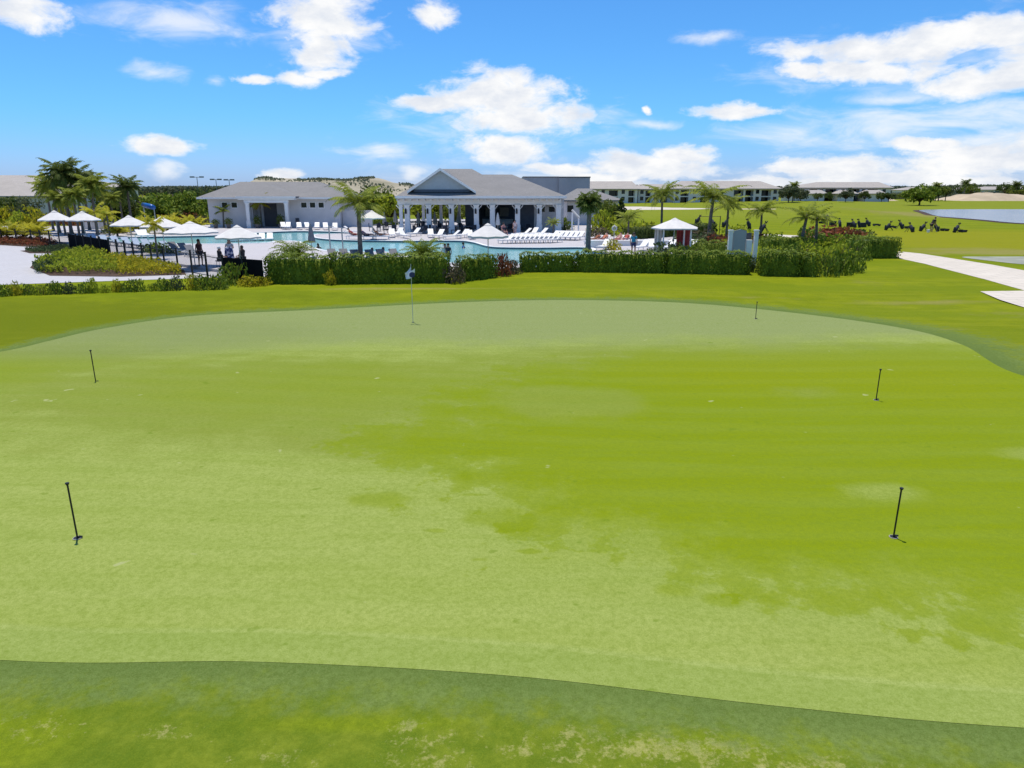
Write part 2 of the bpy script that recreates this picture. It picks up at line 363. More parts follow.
# ------------------------------------------------------------------ terrain
def hgt(x, y):
    w = max(0, min(1, (36 - y) / 6)) * max(0, min(1, (40 - abs(x)) / 10))
    h = 0.0
    if w > 0: h += w * .16 * (math.sin(x * .21 + 1.0) * math.cos(y * .19) + .6 * math.sin(x * .11 - y * .27))
    h += 1.6 * math.exp(-(((x - 65) / 8) ** 2 + ((y - 140) / 9) ** 2)) + .9 * math.exp(-(((x - 100) / 40) ** 2 + ((y - 250) / 30) ** 2))
    h += .12 * math.exp(-(((x + 2) / 16) ** 2 + ((y - 33.8) / 1.6) ** 2))
    return h
def rngf(a, b, s):
    out = []; v = a
    while v < b - 1e-6: out.append(v); v += s
    return out
xs = [-4500, -2000, -900, -400, -200, -100, -60] + rngf(-42, 42, .5) + [42, 46, 50, 54, 58, 60, 62, 64, 66, 68, 70, 72, 74, 76, 78, 80, 82, 84, 86, 88, 90, 92, 95, 100, 115, 130, 150, 200, 400, 900, 2000, 4500]
ys = [-300, -60, -10] + rngf(0, 38, .5) + [38, 42, 50, 60, 80, 100, 104, 108, 112, 116, 120, 124, 128, 132, 136, 142, 150, 180, 210, 230, 250, 270, 300, 400, 700, 1500, 3000, 6000]
mb = MB(); mb.v = [(x, y, hgt(x, y)) for y in ys for x in xs]; nx = len(xs)
mb.f = [(j * nx + i, j * nx + i + 1, (j + 1) * nx + i + 1, (j + 1) * nx + i) for j in range(len(ys) - 1) for i in range(nx - 1)]
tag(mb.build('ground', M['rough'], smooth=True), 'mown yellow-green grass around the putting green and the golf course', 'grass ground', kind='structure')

def catmull(pts, k=8):
    out = []; n = len(pts)
    for i in range(n):
        p0, p1, p2, p3 = (pts[(i + j - 1) % n] for j in range(4))
        for q in range(k):
            t = q / k
            out.append(.5 * ((2 * p1) + (p2 - p0) * t + (2 * p0 - 5 * p1 + 4 * p2 - p3) * t * t + (3 * p1 - p0 - 3 * p2 + p3) * t ** 3))
    return out
V2 = lambda p: Vector((p[0], p[1]))
gp = [V2(at(*p)) for p in [(0, 351), (50, 339), (100, 327), (175, 315), (250, 309.5), (400, 304.3), (512, 302), (600, 301.7), (687, 303), (762, 308), (837, 318), (912, 333), (962, 350), (1024, 381)]]
gp += [Vector((16.4, 15.4)), Vector((17.4, 11.6)), Vector((14.6, 7.4)), Vector((9.2, 5.2))]
gp += [V2(at(*p)) for p in [(1024, 728), (768, 704), (512, 673), (256, 657.5), (0, 655)]]
gp += [Vector((-10.5, 7.2)), Vector((-15, 9.6)), Vector((-18.2, 13.5)), Vector((-18.6, 17.8))]
G = catmull(gp, 10)
def offset(poly, d):
    out = []; n = len(poly)
    area = sum(poly[i].x * poly[(i + 1) % n].y - poly[(i + 1) % n].x * poly[i].y for i in range(n))
    sg = 1 if area > 0 else -1
    for i in range(n):
        t = (poly[(i + 2) % n] - poly[i - 2]).normalized(); out.append(poly[i] + Vector((t.y, -t.x)) * sg * d)
    return out
def ringed(name, rings, dists, zoff, m, drop=0):
    cx = sum(p.x for p in rings[-1]) / len(rings[-1]); cy = sum(p.y for p in rings[-1]) / len(rings[-1]); c = Vector((cx, cy))
    allr = list(rings); ed = list(dists)
    for k in range(1, 40):
        allr.append([p.lerp(c, k / 40) for p in rings[-1]]); ed.append(dists[-1] + k)
    n = len(rings[0]); v = []; e = []
    for rr, dd in zip(allr, ed):
        for p in rr: v.append((p.x, p.y, hgt(p.x, p.y) + zoff)); e.append(dd)
        if drop and rr is rings[0]: v[-len(rr):] = [(q[0], q[1], q[2] - drop) for q in v[-len(rr):]]
    v.append((cx, cy, hgt(cx, cy) + zoff)); e.append(50)
    f = [(k * n + i, k * n + (i + 1) % n, (k + 1) * n + (i + 1) % n, (k + 1) * n + i) for k in range(len(allr) - 1) for i in range(n)]
    f += [((len(allr) - 1) * n + i, (len(allr) - 1) * n + (i + 1) % n, len(v) - 1) for i in range(n)]
    me = bpy.data.meshes.new(name); me.from_pydata(v, [], f); me.update()
    a = me.attributes.new('edge', 'FLOAT', 'POINT'); a.data.foreach_set('value', e)
    me.polygons.foreach_set('use_smooth', [True] * len(f))
    return link(name, me, m)
tag(ringed('putting_green', [G, offset(G, -.25), offset(G, -.5), offset(G, -.55), offset(G, -.7)], [0, .25, .5, .55, .7], .009, M['green']),
    'smooth pale green putting green with patchy darker turf', 'putting green', kind='structure')
CO = [p + (q - p) * (1.0 if p.y < 9 else (1.0 + 1.6 * min(1, max(0, (p.x - 3) / 9))) if p.x > 0 else 1.0 + .3 * min(1, -p.x / 8)) for p, q in zip(G, offset(G, .9))]
tag(ringed('green_collar', [CO, [a.lerp(b, .07) for a, b in zip(CO, G)], [a.lerp(b, .5) for a, b in zip(CO, G)], G], [0, .042, .3, .6], .005, M['collar'], .008), 'darker longer grass collar ringing the putting green', 'grass collar', kind='structure')

def sheet(name, pts, z, m, label, cat, holes=(), kind='structure', sub=None, curb=None):
    loops = [[Vector((p[0], p[1], 0)) for p in pts]] + [[Vector((p[0], p[1], 0)) for p in h] for h in holes]
    tris = tessellate_polygon(loops); flat = [p for l in loops for p in l]
    v = [(p.x, p.y, z) for p in flat]; f = []
    for t in tris:
        a, b, c = (flat[i] for i in t)
        f.append(tuple(t) if (b - a).cross(c - a).z > 0 else tuple(t)[::-1])
    if curb is not None:
        st = 0
        for l in loops:
            n = len(l); b0 = len(v); v += [(p.x, p.y, curb) for p in l]
            for i in range(n): f.append((st + i, st + (i + 1) % n, b0 + (i + 1) % n, b0 + i))
            st += n
    mb = MB(); mb.v = v; mb.f = f
    return tag(mb.build(name, m), label, cat, kind=kind)
def pxs(l, z=0.0): return [V2(at(a, b, z)) for a, b in l]
DZ = .18
pool_px = [(104, 238.5), (125, 237.2), (170, 236.4), (215, 235.4), (262, 232.6), (290, 231.3), (318, 231.3), (345, 232.4), (350, 233.4), (318, 234.3), (312, 236.4), (320, 238.6), (345, 240.2), (400, 241),
           (455, 240.7), (472, 242.2), (486, 246), (502, 247.4), (540, 247.8), (586, 247.6), (592, 252), (588, 262), (480, 264), (420, 260), (395, 252.5), (335, 251.5), (312, 247), (300, 241.6), (278, 240.8), (258, 243.3), (180, 243.8), (125, 242.4)]
PO = catmull(pxs(pool_px, DZ), 4)
deck_px = [(-60, 226), (60, 226), (120, 226), (200, 225), (345, 223.5), (395, 219), (566, 219), (600, 226), (640, 234), (700, 238), (742, 249), (742, 262), (590, 266.5), (480, 268.5), (450, 274), (262, 276.5), (238, 272), (205, 268), (150, 259), (110, 252.5), (66, 242.5), (-60, 236)]
DK = pxs(deck_px, DZ)
sheet('pool_deck', DK, DZ, M['deck'], 'pale paver deck around the swimming pool', 'pool deck', holes=[PO], curb=0.0)
sheet('pool_water', offset(PO, .02), .035, M['pool'], 'turquoise water of the freeform swimming pool', 'pool water')
# tiled edge and coping of the pool
tm = MB(); n = len(PO); q = offset(PO, -.22 if True else 0)
sgn = offset(PO, .30)
for i in range(n):
    a, b = PO[i], PO[(i + 1) % n]; tm.add([(a.x, a.y, .0), (b.x, b.y, .0), (b.x, b.y, DZ - .03), (a.x, a.y, DZ - .03)], [(0, 1, 2, 3)])
# move tile band a hair inside the hole
inn = offset(PO, -.01)
tm.v = [(inn[(k // 4 + (1 if k % 4 in (1, 2) else 0)) % n].x, inn[(k // 4 + (1 if k % 4 in (1, 2) else 0)) % n].y, v[2]) for k, v in enumerate(tm.v)]
tag(tm.build('pool_edge', M['tile']), 'dark tile band at the waterline of the pool', 'pool edge', kind='structure')
cm = MB()
for i in range(n):
    j = (i + 1) % n; a, b, c, d = PO[i], PO[j], sgn[j], sgn[i]
    cm.add([(a.x, a.y, DZ - .028), (b.x, b.y, DZ - .028), (b.x, b.y, DZ + .03), (a.x, a.y, DZ + .03), (d.x, d.y, DZ + .03), (c.x, c.y, DZ + .03), (c.x, c.y, DZ - .02), (d.x, d.y, DZ - .02)],
           [(0, 1, 2, 3), (3, 2, 5, 4), (4, 5, 6, 7)])
tag(cm.build('pool_coping', M['white']), 'pale stone coping around the pool', 'pool coping', kind='structure')
sheet('paver_plaza', pxs([(-140, 241), (-20, 240.5), (50, 243), (72, 244), (112, 254), (150, 260.5), (204, 269.5), (232, 274), (232, 276.5), (205, 278), (100, 281.5), (0, 285), (-140, 290)]), .012, M['plaza'], 'pale grey paver plaza outside the black fence', 'plaza')
PATH = pxs([(899, 251.5), (920, 253.5), (952, 258.5), (990, 264.5), (1024, 270.5), (1100, 284), (1100, 304), (1024, 290.5), (985, 279.5), (950, 270.5), (925, 264), (900, 258.6), (880, 256), (860, 253)])
sheet('cart_path', PATH, .012, M['path'], 'pale concrete cart path curving off to the right', 'path')
sheet('side_path', pxs([(980, 291.5), (1024, 290.8), (1100, 292), (1100, 330), (1024, 307.5), (1000, 300)]), .012, M['path'], 'short pale path spur at the right edge', 'path')
sheet('far_cart_path', pxs([(560, 206.8), (620, 206.6), (680, 206.7), (730, 208.3), (690, 209.6), (640, 209.9), (560, 209.6)]), .012, M['path'], 'pale strip of cart path far across the fairway', 'path')
sheet('garden_path', pxs([(764, 234.2), (800, 235.6), (850, 239), (848, 241), (800, 237.8), (764, 236.4)]), .012, M['path'], 'thin curved garden path behind the hedges', 'path')
sheet('sand_bunker', catmull(pxs([(737, 208), (755, 207.2), (775, 208), (772, 210), (750, 210.2)])), .014, M['sand'], 'small sand bunker in the far fairway', 'bunker')
LK = catmull(pxs([(921, 210.3), (960, 209.6), (1024, 209.6), (1200, 209.6), (1300, 222), (1150, 229), (1024, 223.9), (985, 220.5), (958, 218.3), (938, 216.6), (926, 213)]))
sheet('lake', LK, .09, M['lake'], 'pale grey lake beyond the fairway', 'lake')
sheet('lake_bank', offset(LK, 1.2), .03, M['mulch'], 'dark muddy bank around the lake', 'bank')
sheet('sandy_strip', catmull(pxs([(962, 257.2), (1000, 256.8), (1100, 257), (1100, 268), (1030, 265), (990, 261)])), .02, M['palesand'], 'pale sandy strip beside the cart path', 'sand')

# ------------------------------------------------------------------ far mounds
def mound(name, x0, x1, Y, dy, hfun, m, label, seed=0, n=60):
    mb = MB(); k = 14
    for j in range(k + 1):
        t = j / k
        for i in range(n + 1):
            s = i / n; x = x0 + (x1 - x0) * s
            z = hfun(s) * math.sin(math.pi * t) ** .8 * (1 + .25 * mnoise.noise(Vector((x * .06, t * 3, seed)))) + .6 * mnoise.noise(Vector((x * .2, t * 9, seed + 5))) * math.sin(math.pi * t)
            mb.v.append((x, Y - dy + 2 * dy * t, max(-.2, z)))
    mb.f = [(j * (n + 1) + i, j * (n + 1) + i + 1, (j + 1) * (n + 1) + i + 1, (j + 1) * (n + 1) + i) for j in range(k) for i in range(n)]
    return tag(mb.build(name, m, smooth=True), label, 'hill', kind='structure')
def prof(pts):
    def f(s):
        for (a, za), (b, zb) in zip(pts, pts[1:]):
            if a <= s <= b:
                t = (s - a) / (b - a); t = t * t * (3 - 2 * t); return za + (zb - za) * t
        return 0
    return f
Yh = 420
mound('sand_hill', X_at(225, Yh), X_at(440, Yh), Yh, 60, prof([(0, 0), (.13, 6.5), (.2, 10.2), (.35, 10.8), (.5, 10.6), (.7, 9.8), (.85, 7.5), (1, 0)]), M['hill'], 'long sandy hill with scrub along its crest behind the poolhouses')
Yh = 318
mound('sand_pile', X_at(842, Yh), X_at(888, Yh), Yh, 12, prof([(0, 0), (.35, 2.3), (.6, 3.4), (.8, 2.0), (1, 0)]), M['sand'], 'pale sand pile in front of the far condos')
mound('sand_pile', X_at(942, Yh), X_at(1050, Yh), Yh, 14, prof([(0, 0), (.2, 2.6), (.42, 3.7), (.6, 2.6), (.85, 1.8), (1, 0)]), M['sand'], 'long pinkish sand pile beyond the lake', seed=4)

# ------------------------------------------------------------------ plants
def core_box(x0, x1, y0, y1, z1, m, seed, name, parent):
    """lumpy solid inside a hedge"""
    mb = MB(); nx_ = max(4, int((x1 - x0) / .25)); prof_ = [(y0, 0), (y0 - .02, z1 * .5), (y0 + .08, z1), ((y0 + y1) / 2, z1 * 1.04), (y1 - .08, z1), (y1 + .02, z1 * .5), (y1, 0)]
    for i in range(nx_ + 1):
        x = x0 + (x1 - x0) * i / nx_; e = 1 if 0 < i < nx_ else .85
        for (y, z) in prof_:
            w = mnoise.noise(Vector((x * 1.7, y * 2 + seed, z * 2))) * .09
            mb.v.append((x, (y - (y0 + y1) / 2) * e + (y0 + y1) / 2 + w, max(0, z * e * (1 + w))))
    k = len(prof_)
    mb.f = [(i * k + j, (i + 1) * k + j, (i + 1) * k + j + 1, i * k + j + 1) for i in range(nx_) for j in range(k - 1)]
    mb.f += [tuple(range(k)), tuple(nx_ * k + j for j in range(k))[::-1]]
    return mb.build(name, m, parent, smooth=True)
def leaf_on(P_, Nn, size, spread, aspect, r=rng):
    n = len(P_); nr = Nn + r.normal(size=(n, 3)) * spread; nr /= np.linalg.norm(nr, axis=1)[:, None]
    up = np.array([0, 0, 1.0]) + r.normal(size=(n, 3)) * .45; d = up - nr * (up * nr).sum(1)[:, None]; d /= np.linalg.norm(d, axis=1)[:, None]
    e = np.cross(nr, d); s_ = (size * r.uniform(.6, 1.35, n))[:, None]; a = d * s_; b = e * s_ / aspect
    return np.stack([P_ - a * .5, P_ + b * .5 - a * .05, P_ + a * .5, P_ - b * .5 - a * .05], 1)
def hedge(pxa, pya, pxb, pyb, ztop, dep, m, label, group=None, z0=0.0, leaf=.13, dens=260, name='hedge', cat='hedge'):
    a, b = at(pxa, pya, z0), at(pxb, pyb, z0); d = b - a; Ln = d.length; rz = math.atan2(d.y, d.x)
    ztop -= .07; t = empty(name, a, label, cat, group, rz)
    core_box(.08, Ln - .08, .12, dep - .12, ztop - .14, m, pxa, 'branches', t)
    # rows of upright shoots on the front, top, ends and back
    n = int(dens * (Ln * ztop * 1.5 + Ln * dep + 2 * dep * ztop))
    pr = rng.random(n); P_ = np.zeros((n, 3)); u = rng.random(n); w = rng.random(n)
    wf, wt, we = Ln * ztop, Ln * dep, dep * ztop; tot = wf * 1.4 + wt + 2 * we
    c1, c2, c3, c4 = wf / tot, (wf + wt) / tot, (wf + wt + we) / tot, (wf + wt + 2 * we) / tot
    jit = lambda: rng.normal(0, .045, n)
    front, top, l, r_, back = pr < c1, (pr >= c1) & (pr < c2), (pr >= c2) & (pr < c3), (pr >= c3) & (pr < c4), pr >= c4
    x = u * Ln; y = np.where(front, 0, np.where(back, dep, w * dep)); z = np.where(top, ztop, w * ztop)
    z = np.where(l | r_, u * ztop, z); x = np.where(l, 0, np.where(r_, Ln, x)); y = np.where(l | r_, w * dep, y)
    lump = .16 * (np.abs(np.sin(x * 3.3 + pxa * 1.7 + np.sin(x * 1.3))) - .5) + .07 * np.sin(x * 5.1 + pxa) + .06 * np.sin(x * 11.3 + 2 * pxa) + .05 * np.sin(x * 2.1)
    x = x + jit(); y = y + jit() + np.where(front, -lump * .8, 0) + np.where(front, .10 * (z / ztop) ** 3, 0); z = z * (1 + lump * .55) + np.where(top, np.abs(rng.normal(0, .045, n)), jit())
    z = np.maximum(z, .03); P_[:, 0], P_[:, 1], P_[:, 2] = x, y, z
    NN = np.zeros((n, 3)); NN[front, 1] = -1; NN[back, 1] = 1; NN[top, 2] = 1; NN[l, 0] = -1; NN[r_, 0] = 1
    NN[:, 2] += np.clip((z / ztop - .8) * 4, 0, .8)
    sh = np.cos(x * 3.3 + pxa * 1.7); NN[:, 0] += np.where(front, sh * .6, 0)
    me = quads_mesh('foliage', leaf_on(P_, NN, leaf, .42, 1.9)); link('foliage', me, m, t)
    return t
HG = 'clipped hedges between the green and the pool'
hedge(266, 284, 331, 284.2, 1.50, 1.3, M['hedge'], 'leftmost tall clipped hedge, in front of the spiky plant', HG)
hedge(333, 284.2, 449, 283, 1.52, 1.3, M['hedge'], 'long dark clipped hedge right behind the flagstick', HG)
hedge(468, 281, 497, 277.5, 1.30, 1.1, M['hedge'], 'short hedge left of the red-leaved shrub', HG)
hedge(521, 272.2, 575, 272, 1.15, 1.1, M['hedge'], 'medium hedge with small white flowers behind the far edge of the green', HG)
hedge(576, 272, 664, 273.5, 1.25, 1.1, M['hedge'], 'long hedge in front of the person in the blue shirt', HG)
hedge(665, 273.5, 749, 275, 1.32, 1.2, M['hedge'], 'long hedge in front of the white cabana umbrella', HG)
hedge(760, 276, 800, 277, 1.42, 1.4, M['hedge'], 'thick hedge right of the white two-pillar surround', HG)
hedge(802, 277, 817, 276.8, 1.30, 1.4, M['hedge'], 'short hedge block right of the thick hedge', HG)
hedge(861, 258.5, 899, 258.5, 1.45, 2.2, M['hedge'], 'rightmost hedge, beside the start of the cart path', HG)
hedge(690, 256, 726, 257, 1.15, 1.3, M['shrub'], 'low back row hedge left of the two-pillar surround', HG, dens=170)
hedge(770, 254, 812, 253, 1.20, 1.6, M['shrub'], 'bushy back hedge below the twin palms', HG, dens=120, leaf=.18)
hedge(640, 241, 716, 235, 1.2, 2.2, M['darktree'], 'dark hedge bordering the range behind the cabana', HG, dens=60, leaf=.25)
hedge(355, 226, 398, 225, 1.0, 1.5, M['shrub'], 'low hedge at the far deck behind the cream umbrella', HG, dens=60, leaf=.25, z0=DZ)

def shrub_mesh(name, rx, ry, rz_, n, leaf, up, seed, dome=True):
    r = np.random.default_rng(seed); d = r.normal(size=(n, 3)); d /= np.linalg.norm(d, axis=1)[:, None]
    d[:, 2] = np.abs(d[:, 2]) if dome else d[:, 2]
    lump = 1 + .22 * np.sin(d[:, 0] * 5 + seed) * np.cos(d[:, 1] * 4 + seed) + .12 * np.sin(d[:, 2] * 9 + seed * 2)
    rad = (r.random(n) ** .28) * lump
    P_ = d * rad[:, None] * np.array([rx, ry, rz_])
    if dome: P_[:, 2] = P_[:, 2] * .92 + .04
    return quads_mesh(name, leaf_quads(P_, leaf, up, 2.0, r))
SH = {k: shrub_mesh('foliage', 1, 1, 1, 420, .22, up, s) for k, up, s in (('a', .5, 1), ('b', .2, 2), ('c', .8, 3), ('d', .3, 4))}
SHM = {}
def shrub(px, py, w, h, m, label, group=None, z0=0.0, kind_='a', name='shrub', cat='shrub', d=None):
    """w,h in metres"""
    key = (kind_, m)
    if key not in SHM:
        me = SH[kind_].copy(); me.materials.append(M[m]); SHM[key] = me
        st = MB()
        for q in range(6):
            a = q * 1.05; st.tube([(0, 0, 0), (.3 * math.cos(a), .3 * math.sin(a), .45), (.55 * math.cos(a), .55 * math.sin(a), .75)], [.035, .025, .012], 5)
        o = st.build('stem', M['bark']); SHM[(kind_, m, 's')] = o.data; bpy.data.objects.remove(o)
    p = at(px, py, z0)
    t = empty(name, p, label, cat, group, random.uniform(0, 6.28)); t.scale = (w / 2, (d or w) / 2, h)
    link('foliage', SHM[key], None, t); link('stem', SHM[(kind_, m, 's')], None, t)
    return t
# the low row along the plaza
row = [(4, 299, .95, .75, 'shrub'), (17, 298, .6, .85, 'yellow'), (30, 297, .9, .62, 'shrub'), (43, 297, .75, .68, 'lime'), (56, 296, .9, .78, 'shrub'), (70, 295.5, .72, .7, 'juniper'), (85, 294.8, .85, .62, 'shrub'), (94, 294.4, .55, .9, 'lime'),
       (106, 294, .6, .5, 'lime'), (118, 293.2, .55, .75, 'yellow'), (126, 292.8, .8, .55, 'shrub'), (137, 292.4, .9, .76, 'shrub'), (153, 291.6, .7, .45, 'lime'), (164, 291.2, .9, .72, 'shrub'), (177, 290.6, .95, .74, 'juniper'), (193, 290.2, .7, .9, 'yellow'), (204, 290, 1.2, .85, 'shrub'), (219, 289.5, 1.1, .8, 'shrub')]
rl = {'shrub': 'green', 'yellow': 'yellow-tipped', 'lime': 'lime green', 'juniper': 'grey-green'}
ordn = ['leftmost', 'second', 'third', 'fourth', 'fifth', 'sixth', 'seventh', 'eighth', 'ninth', 'tenth', 'eleventh', 'twelfth', 'thirteenth', 'fourteenth', 'fifteenth', 'sixteenth', 'seventeenth', 'rightmost']
for i, (px, py, w, h, m) in enumerate(row):
    shrub(px, py, w, h, m, f'low {rl[m]} shrub, {ordn[i]}' + ('' if i in (0, 17) else ' from the left') + ' in the row edging the lawn', 'low shrubs in a row along the lawn edge', kind_='abcd'[i % 4])
# bigger single shrubs, front
for px, py, w, h, m, k, lab in [(235, 284, 1.9, 1.25, 'shrub', 'a', 'round green shrub at the left end of the tall hedge'), (250, 286, 1.3, .6, 'yellow', 'b', 'yellow croton at the foot of the round shrub, left one'), (262, 285.5, 1.0, .55, 'yellow', 'd', 'yellow croton touching the end of the tall hedge'),
    (455, 283, 1.3, 1.15, 'tan', 'b', 'brownish shrub in the gap right of the hedge behind the flag'), (462, 281, 1.1, 1.05, 'shrub', 'c', 'green shrub with white blossom left of the short hedge'), (503, 276, 1.2, 1.45, 'red', 'a', 'dark red-leaved shrub between two hedges'), (513, 274, 1.1, .95, 'tan', 'd', 'pale brown shrub beside the red-leaved shrub'),
    (331, 285, .7, .9, 'yellow', 'b', 'small yellow-green shrub in the gap between the two long hedges'), (752, 272, 1.0, 1.0, 'darktree', 'c', 'dark green shrub below the white two-pillar surround'), (612, 252, 1.6, 1.1, 'yellow', 'b', 'olive-yellow shrub in a planter near the blue-shirted person')]:
    shrub(px, py, w, h, m, lab, z0=0, kind_=k)
# upper right shrubs behind the hedge
G2 = 'shrubs behind the hedge at the right'
for px, py, w, h, m, k, lab in [(668, 262, 3.6, 1.35, 'juniper', 'c', 'green shrub at the foot of the white canopy, left'), (684, 262, 3.4, 1.3, 'shrub', 'd', 'green shrub at the foot of the white canopy, right'), (690, 246, 4.0, 1.3, 'juniper', 'a', 'grey-green shrub right of the cabana'), (704, 245, 3.4, 1.5, 'tan', 'b', 'twiggy brown shrub below the tallest right palm'), (716, 246, 2.6, 1.2, 'red', 'd', 'orange-red shrub just left of the two-pillar surround'),
    (737, 236, 3.6, 1.3, 'lime', 'b', 'lime green shrub above the two-pillar surround'), (773, 246, 3.0, 1.1, 'shrub', 'c', 'green shrub between the surround and the twin palms'), (760, 243, 2.4, 1.0, 'red', 'a', 'small reddish shrub right of the two-pillar surround'), (876, 252, 3.4, 1.4, 'lime', 'b', 'lime shrub behind the rightmost hedge'),
    (826, 240, 5.5, 1.5, 'red', 'b', 'wide red-leaved shrub nearest the golfer in grey'), (843, 241, 4.6, 1.5, 'red', 'a', 'wide red-leaved shrub in the middle of the red group'), (808, 246, 3.4, 1.6, 'shrub', 'c', 'dark green shrub at the foot of the twin palms'),
    (826, 276, 1.5, 1.35, 'shrub', 'a', 'rounded hedge shrub right of the short hedge block'), (839, 274.5, 1.6, 1.4, 'hedge', 'c', 'rounded dark shrub, middle of the three at the bend of the hedge'), (851, 272, 1.7, 1.4, 'shrub', 'b', 'rounded shrub at the outer bend of the hedge line'),
    (822, 264, 2.2, 1.3, 'lime', 'd', 'rounded lime shrub behind the front hedge shrubs, left'), (838, 262, 2.3, 1.4, 'lime', 'a', 'rounded lime shrub behind the front hedge shrubs, middle'), (852, 260, 2.3, 1.4, 'shrub', 'c', 'rounded green shrub behind the outer bend'), (866, 254, 2.6, 1.5, 'shrub', 'b', 'rounded green shrub left of the rightmost hedge'),
    (770, 262, 2.2, 1.25, 'lime', 'b', 'lime shrub directly behind the thick hedge'), (788, 261, 2.4, 1.3, 'shrub', 'a', 'green shrub behind the middle of the thick hedge'), (804, 260, 2.2, 1.35, 'lime', 'c', 'lime shrub behind the short hedge block'), (830, 250, 3.2, 1.4, 'lime', 'b', 'broad lime shrub in front of the wide red shrub'), (848, 249, 3.0, 1.4, 'shrub', 'd', 'broad green shrub in front of the middle red shrub'),
    (858, 240, 3.6, 1.2, 'darktree', 'd', 'dark low shrub at the right of the red shrubs')]:
    shrub(px, py, w, h, m, lab, G2, kind_=k)
# behind the pool, centre-right bushes
G3 = 'shrubs and small trees by the far corner of the pool'
for px, py, w, h, m, k, lab in [(603, 234, 3.6, 3.0, 'lime', 'a', 'tall lime shrub right of the grey-trunked palm'), (612, 232, 3.0, 3.4, 'tree', 'b', 'tall mid-green shrub behind the ring post'), (629, 237, 4.5, 2.0, 'lime', 'd', 'broad lime shrub behind the blue-shirted person'), (645, 236, 4.0, 1.6, 'yellow', 'b', 'golden shrub left of the cabana'),
    (598, 238, 3, 1.1, 'tan', 'c', 'low brown shrub behind the sunbathers'), (563, 230, 2.4, 1.7, 'shrub', 'b', 'green shrub at the right end of the pavilion'), (552, 231, 2.0, 1.0, 'juniper', 'd', 'round clipped shrub under the pavilion end wall'), (566, 232, 2.0, 1.0, 'juniper', 'a', 'round clipped shrub beside the white frame')]:
    shrub(px, py, w, h, m, lab, G3, kind_=k)
# left: yellow and red shrubs beyond the pool
G4 = 'shrubs in the beds at the left beyond the pool'
lft = [(8, 226, 4.2, 3.0, 'yellow', 'a', 'big golden shrub at the left picture edge'), (22, 228, 3.4, 2.3, 'lime', 'b', 'lime shrub second from the left picture edge'), (36, 228, 3.6, 2.7, 'yellow', 'c', 'golden shrub left of the leftmost umbrella'), (12, 222, 5.0, 3.8, 'darktree', 'd', 'dark shrub behind the golden ones at the left edge'),
    (50, 224, 3.6, 1.6, 'red', 'b', 'red shrub under the leftmost umbrella'), (60, 225, 3.2, 1.2, 'red', 'a', 'low red shrub between the two leftmost umbrellas'), (75, 226, 3.0, 1.1, 'red', 'd', 'low red shrub under the second umbrella'), (66, 219, 4.2, 3.2, 'yellow', 'a', 'golden shrub at the foot of the tall palms'), (85, 224, 3.2, 1.3, 'red', 'c', 'low red shrub right of the second umbrella pole'),
    (100, 222, 3.4, 3.0, 'lime', 'b', 'lime shrub behind the small yellow palm'), (118, 220, 3.4, 2.6, 'lime', 'c', 'lime shrub behind the third umbrella'), (135, 221, 3.6, 3.0, 'yellow', 'a', 'golden shrub left of the blue slide'), (146, 224, 3.0, 1.8, 'shrub', 'b', 'green shrub under the blue slide'),
    (166, 219, 4.2, 3.6, 'lime', 'd', 'large lime shrub right of the blue slide'), (181, 220, 4.0, 3.4, 'yellow', 'c', 'golden shrub left of the changing house'), (194, 221, 3.6, 3.2, 'yellow', 'a', 'golden shrub nearest the changing house wall'), (172, 224, 3.4, 1.6, 'red', 'a', 'red shrub behind the large pair of umbrellas'),
    (190, 224.5, 3.8, 1.8, 'red', 'b', 'red shrub beside the changing house'), (201, 225, 3.0, 1.4, 'tan', 'd', 'pinkish brown shrub at the changing house corner'), (205, 217, 4, 3.2, 'darktree', 'c', 'dark shrub behind the changing house corner'),
    (152, 216, 5, 3.5, 'darktree', 'a', 'dark shrub behind the blue slide'), (126, 214, 5, 3.2, 'darktree', 'b', 'dark shrub behind the lime shrubs'), (104, 214, 5, 3.2, 'darktree', 'c', 'dark shrub below the right tall palm'), (44, 216, 6, 4.0, 'darktree', 'b', 'dark shrub between the clubhouse and the palms'), (73, 214, 5, 3.6, 'darktree', 'd', 'dark shrub behind the tall palm trunks'),
    (110, 235, 2.2, .8, 'juniper', 'd', 'small low shrub on the pool deck island'), (122, 235, 2.4, .7, 'tan', 'a', 'low brown shrub beside the deck loungers'), (165, 255, 2.6, 1.0, 'shrub', 'b', 'dark green shrub just inside the black fence'), (155, 254, 2.2, 1.0, 'shrub', 'a', 'green shrub beside the slim palm inside the fence')]
for px, py, w, h, m, k, lab in lft: shrub(px, py, w, h, m, lab, G4, z0=.0, kind_=k)
# ground-cover beds
def bed(name, poly, n, h, leaf, m, label, seed):
    pts = [V2(p) for p in pxs(poly)]; r = np.random.default_rng(seed)
    mulch_z = .03
    x0, x1 = min(p.x for p in pts), max(p.x for p in pts); y0, y1 = min(p.y for p in pts), max(p.y for p in pts)
    def inside(x, y):
        c = False; j = len(pts) - 1
        for i in range(len(pts)):
            if (pts[i].y > y) != (pts[j].y > y) and x < (pts[j].x - pts[i].x) * (y - pts[i].y) / (pts[j].y - pts[i].y) + pts[i].x: c = not c
            j = i
        return c
    out = []
    while len(out) < n:
        x, y = r.uniform(x0, x1), r.uniform(y0, y1)
        if inside(x, y):
            hh = h * (.55 + .6 * abs(mnoise.noise(Vector((x * .9, y * .9, seed))) * 1.6)); out.append((x, y, mulch_z + hh * r.random() ** .5))
    me = quads_mesh(name, leaf_quads(np.array(out), leaf, .5, 2.0, r))
    tag(link(name, me, m), label, 'ground cover', kind='stuff')
